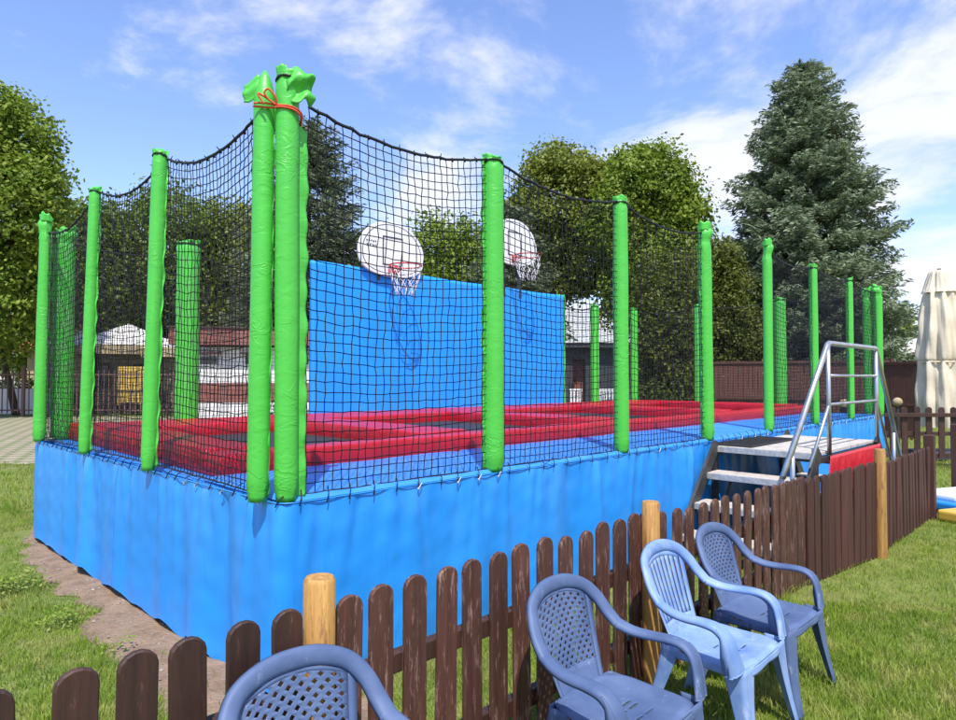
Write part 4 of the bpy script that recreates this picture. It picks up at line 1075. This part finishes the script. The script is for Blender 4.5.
# white parasols
def parasol(px, d, w, h, label):
    p = empty('parasol', (WX(px, d), d, 0), rad(6), label=label, cat='parasol', group='open white parasols on the terrace')
    m = MB(); z0, z1 = h, h+w*.24; n = 8; vs = [(0, 0, z1)]+[(w/2*1.15*math.cos(2*PI*(k+.5)/n), w/2*1.15*math.sin(2*PI*(k+.5)/n), z0) for k in range(n)]
    m.add(vs, [(0, 1+k, 1+(k+1) % n) for k in range(n)]); c_ = m.build('canopy', M['canvaswhite'], p, solid=.01)
    v_ = MB(); vs = [v for k in range(1, n+1) for v in (vs[k], (vs[k][0], vs[k][1], z0-.42))]
    v_.add(vs, [(2*k, 2*((k+1) % n), 2*((k+1) % n)+1, 2*k+1) for k in range(n)]); v_.build('valance', M['valance'], c_, solid=.01)
    m = MB(); m.tube([(0, 0, 0), (0, 0, z1-.03)], .03, 8); m.build('pole', M['darkbrown'], p)
parasol(128, 31, 4.6, 3.05, 'wide open white parasol on the terrace between the left netted posts')
parasol(196, 30, 3.9, 2.9, 'open white parasol partly hidden behind the green post left of the kiosk')
parasol(84, 33, 3.4, 3.2, 'open white parasol at the left end of the terrace')
o = MB(); o.box((0, 0, .85), (1.15, .12, 1.5), bev=.02); o.box((-.45, .05, .05), (.08, .5, .1)); o.box((.45, .05, .05), (.08, .5, .1)); sg = o.build('notice_board', M['yellow']); sg.location = (WX(132, 27.5), 27.5, .45); tag(sg, 'plain yellow board under the white parasol', 'board')
# terrace tables / chairs
tb = MB()
rr = random.Random(4)
def terr_table(px, d, k):
    x = WX(px, d); e_ = empty('terrace_table', (x, d, 0), rr.uniform(-.4, .4), label=['dark terrace table nearest the metal fence by the left corner posts', 'dark terrace table below the yellow board', 'dark terrace table left of the kiosk'][k], cat='table', group='dark tables on the terrace')
    bx(e_, 'tabletop', (0, 0, .74), (1.2, .8, .05), 'darkbrown', .01)
    for sx in (-1, 1):
        for sy in (-1, 1): bx(e_, 'leg', (sx*.52, sy*.32, .36), (.06, .06, .71), 'darkbrown')
    for j, (cx, cy, rz) in enumerate([(-.35, -.75, 0), (.4, -.75, 0), (-.9, 0, -PI/2), (.95, .1, PI/2)]):
        c_ = empty('terrace_chair', (x+cx, d+cy, 0), rz, label='dark chair at '+['the table nearest the left corner posts', 'the table below the yellow board', 'the table left of the kiosk'][k]+', '+['left near side', 'right near side', 'left end', 'right end'][j], cat='chair', group='dark chairs on the terrace')
        bx(c_, 'seat', (0, 0, .45), (.44, .44, .05), 'darkbrown', .01)
        m = MB()
        for q_ in range(5): m.box((-.18+q_*.09, -.2, .72), (.05, .03, .5))
        m.box((0, -.2, .96), (.44, .035, .07)); m.build('backrest', M['darkbrown'], c_)
        for sx in (-1, 1):
            for sy in (-1, 1): bx(c_, 'leg', (sx*.19, sy*.19, .215), (.045, .045, .43), 'darkbrown')
for k, (px, d) in enumerate([(100, 28.5), (140, 29.6), (184, 28.2)]): terr_table(px, d, k)
# metal fence at left
d = 27.0; mf = empty('metal_fence', (WX(-40, d), d, 0), 0, label='brown metal bar fence on the left, between paving and terrace', cat='fence')
L_ = WX(215, d)-WX(-40, d); m = MB()
for k in range(int(L_/.22)): m.box((k*.22, 0, 1.0), (.035, .035, 1.75))
m.build('bars', M['fencemetal'], mf)
for z in (.25, 1.72): bx(mf, 'rail', (L_/2, .03, z), (L_, .05, .06), 'fencemetal')
for k in range(5): bx(mf, 'fence_post', (k*L_/4, 0, 1.05), (.11, .11, 2.1), 'fencemetal')
d = 29; bb = MB(); bb.box((0, 0, .55), (7, .2, 1.1)); o = bb.build('low_wall', M['bwhite']); o.location = (WX(-30, d), d, 0); tag(o, 'low white wall behind the metal fence at the left edge', 'wall')
leafy('flower_hedge', WX(0, 29.6), 29.6, [(WX(px, 29.6), 29.6, 1.15, .5, .3, .35) for px in range(-60, 60, 12)], .12, 3500, 'leaf_y', 'trimmed yellow green hedge above the low white wall', 'hedge', None, clump=.2)
d = 44; hs = empty('white_house', (WX(20, d), d, 0), 0, label='small white house glimpsed between trunks behind the low wall', cat='building')
bx(hs, 'wall', (0, 2, 1.5), (3.2, 4, 3.0), 'bwhite'); bx(hs, 'roof', (0, 2, 3.1), (3.5, 4.4, .2), 'bbrown')
m = MB(); m.tube([(0, 0, 0), (-.35, 0, 1.5), (-.9, 0, 3.4)], [.16, .13, .09], 8); o = m.build('leaning_trunk', M['bark'], smooth=True); o.location = (WX(17, 28), 28, 0); tag(o, 'bare leaning trunk behind the metal fence at the far left', 'tree trunk')
# grey shed
d = 22.5; sh = empty('grey_shed', (WX(604, d), d, 0), 0, label='dark grey shed with an open brown doorway behind the trampoline', cat='building')
bx(sh, 'wall', (-1.43, 1.5, 1.3), (.7, 3, 2.6), 'slate'); bx(sh, 'wall', (.55, 1.5, 1.3), (2.4, 3, 2.6), 'slate'); bx(sh, 'wall', (-.865, 1.5, 2.41), (.43, 3, .38), 'slate'); bx(sh, 'back_wall', (-.865, 2.9, 1.1), (.43, .1, 2.2), 'bbrown')
dr = bx(sh, 'door', (-.865, .35, 1.1), (.43, .05, 2.2), 'bbrown')
bx(sh, 'roof', (0, 1.4, 2.69), (3.9, 3.5, .16), 'slate'); bx(sh, 'fascia', (0, -.38, 2.80), (3.95, .04, .06), 'bwhite')
def wchair(px, d, label):
    c_ = empty('white_chair', (WX(px, d), d, .35), rr.uniform(-.6, .6), label=label, cat='chair', group='white chairs by the grey shed')
    bx(c_, 'seat', (0, 0, .42), (.42, .42, .04), 'white', .01); m = MB()
    for q_ in range(4): m.box((-.15+q_*.1, .2, .64), (.06, .03, .42))
    m.box((0, .2, .85), (.42, .035, .08)); m.build('backrest', M['white'], c_)
    for sx in (-1, 1):
        for sy in (-1, 1): bx(c_, 'leg', (sx*.18, sy*.18, .03), (.045, .045, .74), 'white')
wchair(574, 20.5, 'white chair before the brown doorway of the grey shed'); wchair(603, 20.4, 'white chair left of centre before the grey shed wall'); wchair(615, 20.6, 'white chair before the right half of the grey shed wall')
# tall board fence at right behind the spruce
def board_fence(px0, px1, d0, d1, h, label):
    a = Vector((WX(px0, d0), d0, 0)); b = Vector((WX(px1, d1), d1, 0)); dd_ = b-a; L_ = dd_.length
    e_ = empty('board_fence', a, math.atan2(dd_.y, dd_.x), label=label, cat='fence'); m = MB(); n = int(L_/.14)
    for k in range(n): m.box(((k+.5)*L_/n, rr.uniform(-.004, .004), h/2), (L_/n-.012, .022, h))
    m.build('boards', M['farwood'], e_)
    for z in (h*.45, h-.04): bx(e_, 'rail', (L_/2, -.035, z), (L_, .04, .07), 'farwood')
    for k in range(int(L_/2)+1): bx(e_, 'fence_post', (k*L_/max(1, int(L_/2)), -.06, h/2+.02), (.09, .09, h+.04), 'farwood')
board_fence(690, 892, 21, 19, 2.1, 'tall brown board fence under the large spruce')
board_fence(880, 918, 17.5, 16.5, 2.0, 'short tall brown gate panel beside the closed umbrella')
board_fence(918, 1010, 22, 22, 1.9, 'tall brown board fence behind the closed umbrella')
# marquee
d = 24; mq = empty('marquee', (WX(945, d), d, 0), 0, label='white pitched marquee roof behind the closed umbrella', cat='marquee')
m = MB(); m.add([(-2.1, -1.5, 2.4), (2.4, -1.5, 2.4), (2.4, 2.5, 2.4), (-2.1, 2.5, 2.4), (.3, .5, 3.35)], [(0, 1, 4), (1, 2, 4), (2, 3, 4), (3, 0, 4)]); m.build('roof', M['canvaswhite'], mq, solid=.01)
m = MB(); m.add([(-2.1, -1.5, 2.4), (2.4, -1.5, 2.4), (2.4, -1.5, 2.2), (-2.1, -1.5, 2.2)], [(0, 1, 2, 3)]); m.build('valance', M['canvaswhite'], mq, solid=.01)
for sx in (-2.05, 2.35): bx(mq, 'pole', (sx, -1.45, 1.2), (.06, .06, 2.4), 'bwhite')
# closed umbrella
d = 12.9; um = empty('closed_umbrella', (WX(941, d), d, 0), 0, label='tall closed cream umbrella behind the far picket fence', cat='umbrella')
def umb(zs, name, par, npl=9, seed=0, amp=.16):
    m = MB(); n = 72; r = random.Random(seed); ph = [r.uniform(0, 6.28) for _ in range(4)]; vs = []
    zz_ = catmull([(z, r_, 0) for z, r_ in zs], 6)
    for z, rad_, _ in zz_:
        for k in range(n):
            th = 2*PI*k/n; w = 1+amp*math.sin(npl*th+ph[0]+.6*math.sin(z*2+ph[1]))+.07*math.sin((npl*2+1)*th+z*3+ph[2])+.03*math.sin(z*9+th*3)
            vs.append((rad_*w*math.cos(th), rad_*w*math.sin(th), z))
    fs = [(j*n+k, j*n+(k+1) % n, (j+1)*n+(k+1) % n, (j+1)*n+k) for j in range(len(zz_)-1) for k in range(n)]+[tuple((len(zz_)-1)*n+k for k in range(n))]
    m.add(vs, fs); return m.build(name, M['cream'], par, smooth=True)
cp = umb([(.62, .36), (1.1, .40), (1.6, .36), (1.86, .335), (1.92, .33), (2.0, .36), (2.5, .345), (3.0, .285), (3.32, .235)], 'canopy', um, 9, 1)
umb([(3.26, .285), (3.4, .235), (3.56, .19), (3.68, .15), (3.71, .06)], 'top_vent', um, 8, 2, .10)
m = MB(); m.tube([(.345*math.cos(a), .345*math.sin(a), 1.89) for a in np.linspace(0, 2*PI, 30)], .018, 6, cap=False); m.build('strap', M['cream'], cp, smooth=True)
m = MB(); m.tube([(0, 0, 0), (0, 0, 3.74)], .035, 10); m.build('pole', M['darkbrown'], um, smooth=True)
bx(um, 'base', (0, 0, .08), (.9, .9, .14), 'slate', .02)
# pale balls, play mat
def ball(px, py, d, r_, label):
    m = MB(); m.grid(lambda u, v: (r_*math.cos(2*PI*u)*math.sin(PI*v), r_*math.sin(2*PI*u)*math.sin(PI*v), r_*math.cos(PI*v)), 24, 14)
    l_ = empty('garden_lamp', (WX(px, d), d, 0), 0, label=label, cat='lamp', group='pale round garden lamps')
    z = WZ(py, d); g_ = m.build('globe', M['yellow' if False else 'valance'], l_, smooth=True); g_.location = (0, 0, z)
    m = MB(); m.tube([(0, 0, 0), (0, 0, z-r_*.9)], .03, 8); m.build('post', M['blackmetal'], l_)
ball(844, 405, 13.5, .12, 'pale round globe lamp seen under the handrail at the far end'); ball(897, 402, 13.2, .09, 'pale round globe lamp right of the last green posts')
pm = empty('folded_play_mat', (5.36, 7.55, 0), rad(20), label='white, blue and yellow folded play mat lying on the lawn at the right edge', cat='mat')
bx(pm, 'white_layer', (.64, .25, .17), (.9, .5, .08), 'white', .03); bx(pm, 'blue_layer', (.52, .12, .09), (.95, .55, .10), 'bluepl', .03); bx(pm, 'yellow_layer', (.02, -.27, .07), (.75, .26, .12), 'yellow', .03)
# wires
def wire(x0, y0, z0, x1, y1, z1, sag, label):
    m = MB(); m.tube([(x0+(x1-x0)*u, y0+(y1-y0)*u, z0+(z1-z0)*u-sag*4*u*(1-u)) for u in np.linspace(0, 1, 24)], .012, 5)
    o = m.build('power_line', M['blackmetal']); tag(o, label, 'cable', 'overhead cables')
wire(-2, 26, WZ(322, 26), 30, 26, WZ(310, 26), .15, 'lower thin overhead cable behind the trees'); wire(-2, 27, WZ(312, 27), 30, 27, WZ(303, 27), .15, 'upper thin overhead cable behind the trees')

# ------------------------------------------------------------------ light, sky, camera
EL = rad(60); sx, sy = .10, -.995
world = bpy.data.worlds.new('World'); scene.world = world; world.use_nodes = True
nt = world.node_tree; N, L = nt.nodes, nt.links; bg = N['Background']
sky = N.new('ShaderNodeTexSky'); sky.sky_type = 'NISHITA'; sky.sun_disc = False; sky.sun_elevation = EL
sky.sun_rotation = math.atan2(sx, sy); sky.air_density = 1.0; sky.dust_density = .6; sky.ozone_density = 1.6
tc = N.new('ShaderNodeTexCoord'); sp_ = N.new('ShaderNodeSeparateXYZ'); L.new(tc.outputs['Generated'], sp_.inputs[0])
def math_(op, a, b=None, c=None):
    n = N.new('ShaderNodeMath'); n.operation = op
    for i, v in enumerate((a, b, c)):
        if v is None: continue
        if isinstance(v, (int, float)): n.inputs[i].default_value = v
        else: L.new(v, n.inputs[i])
    return n.outputs[0]
zc = math_('MAXIMUM', sp_.outputs[2], 0.0); zd = math_('ADD', zc, .22)
u_ = math_('DIVIDE', sp_.outputs[0], zd); v_ = math_('DIVIDE', sp_.outputs[1], zd)
cb = N.new('ShaderNodeCombineXYZ'); L.new(u_, cb.inputs[0]); L.new(v_, cb.inputs[1])
mp = N.new('ShaderNodeMapping'); L.new(cb.outputs[0], mp.inputs[0]); mp.inputs['Location'].default_value = (3.1, 1.7, 0)
c1 = N.new('ShaderNodeTexNoise'); c1.inputs['Scale'].default_value = 1.9; c1.inputs['Detail'].default_value = 12; c1.inputs['Roughness'].default_value = .62; c1.inputs['Distortion'].default_value = .3
L.new(mp.outputs[0], c1.inputs['Vector'])
c2 = N.new('ShaderNodeTexNoise'); c2.inputs['Scale'].default_value = .55; c2.inputs['Detail'].default_value = 2
L.new(mp.outputs[0], c2.inputs['Vector'])
# more cloud towards the right (+x) and low down
bias = math_('ADD', math_('MULTIPLY', u_, .035), math_('MULTIPLY', math_('SUBTRACT', .45, zc), .16))
cc = math_('ADD', math_('ADD', math_('MULTIPLY', c1.outputs[0], .65), math_('MULTIPLY', c2.outputs[0], .35)), bias)
mr = N.new('ShaderNodeMapRange'); mr.interpolation_type = 'SMOOTHSTEP'; mr.inputs[1].default_value = .49; mr.inputs[2].default_value = .635; mr.inputs[4].default_value = .92; L.new(cc, mr.inputs[0])
tint = N.new('ShaderNodeMix'); tint.data_type = 'RGBA'; tint.blend_type = 'MULTIPLY'; tint.inputs[0].default_value = 1; L.new(sky.outputs[0], tint.inputs[6]); tint.inputs[7].default_value = (1.10, 1.12, 1.36, 1)
mx = N.new('ShaderNodeMix'); mx.data_type = 'RGBA'; L.new(mr.outputs[0], mx.inputs[0]); L.new(tint.outputs[2], mx.inputs[6]); mx.inputs[7].default_value = (4.9, 5.0, 5.4, 1)
L.new(mx.outputs[2], bg.inputs[0]); bg.inputs[1].default_value = .15
sun = bpy.data.lights.new('sun', 'SUN'); sun.energy = 4.2; sun.angle = rad(.5); sun.color = (1, .95, .87)
so = bpy.data.objects.new('sun', sun); col.objects.link(so)
dv = Vector((sx*math.cos(EL), sy*math.cos(EL), math.sin(EL))); so.rotation_euler = dv.to_track_quat('Z', 'Y').to_euler(); so.location = dv*40
cam = bpy.data.cameras.new('camera'); co = bpy.data.objects.new('camera', cam); col.objects.link(co); scene.camera = co
cam.sensor_width = 36; cam.lens = 36*655/956; cam.clip_end = 2000; cam.clip_start = .05
co.location = (0, 0, EYE); co.rotation_euler = (rad(90+1.57), 0, 0)
scene.view_settings.view_transform = 'Standard'; scene.view_settings.look = 'None'; scene.view_settings.gamma = 1; scene.view_settings.exposure = .5
scene.view_settings.use_curve_mapping = False
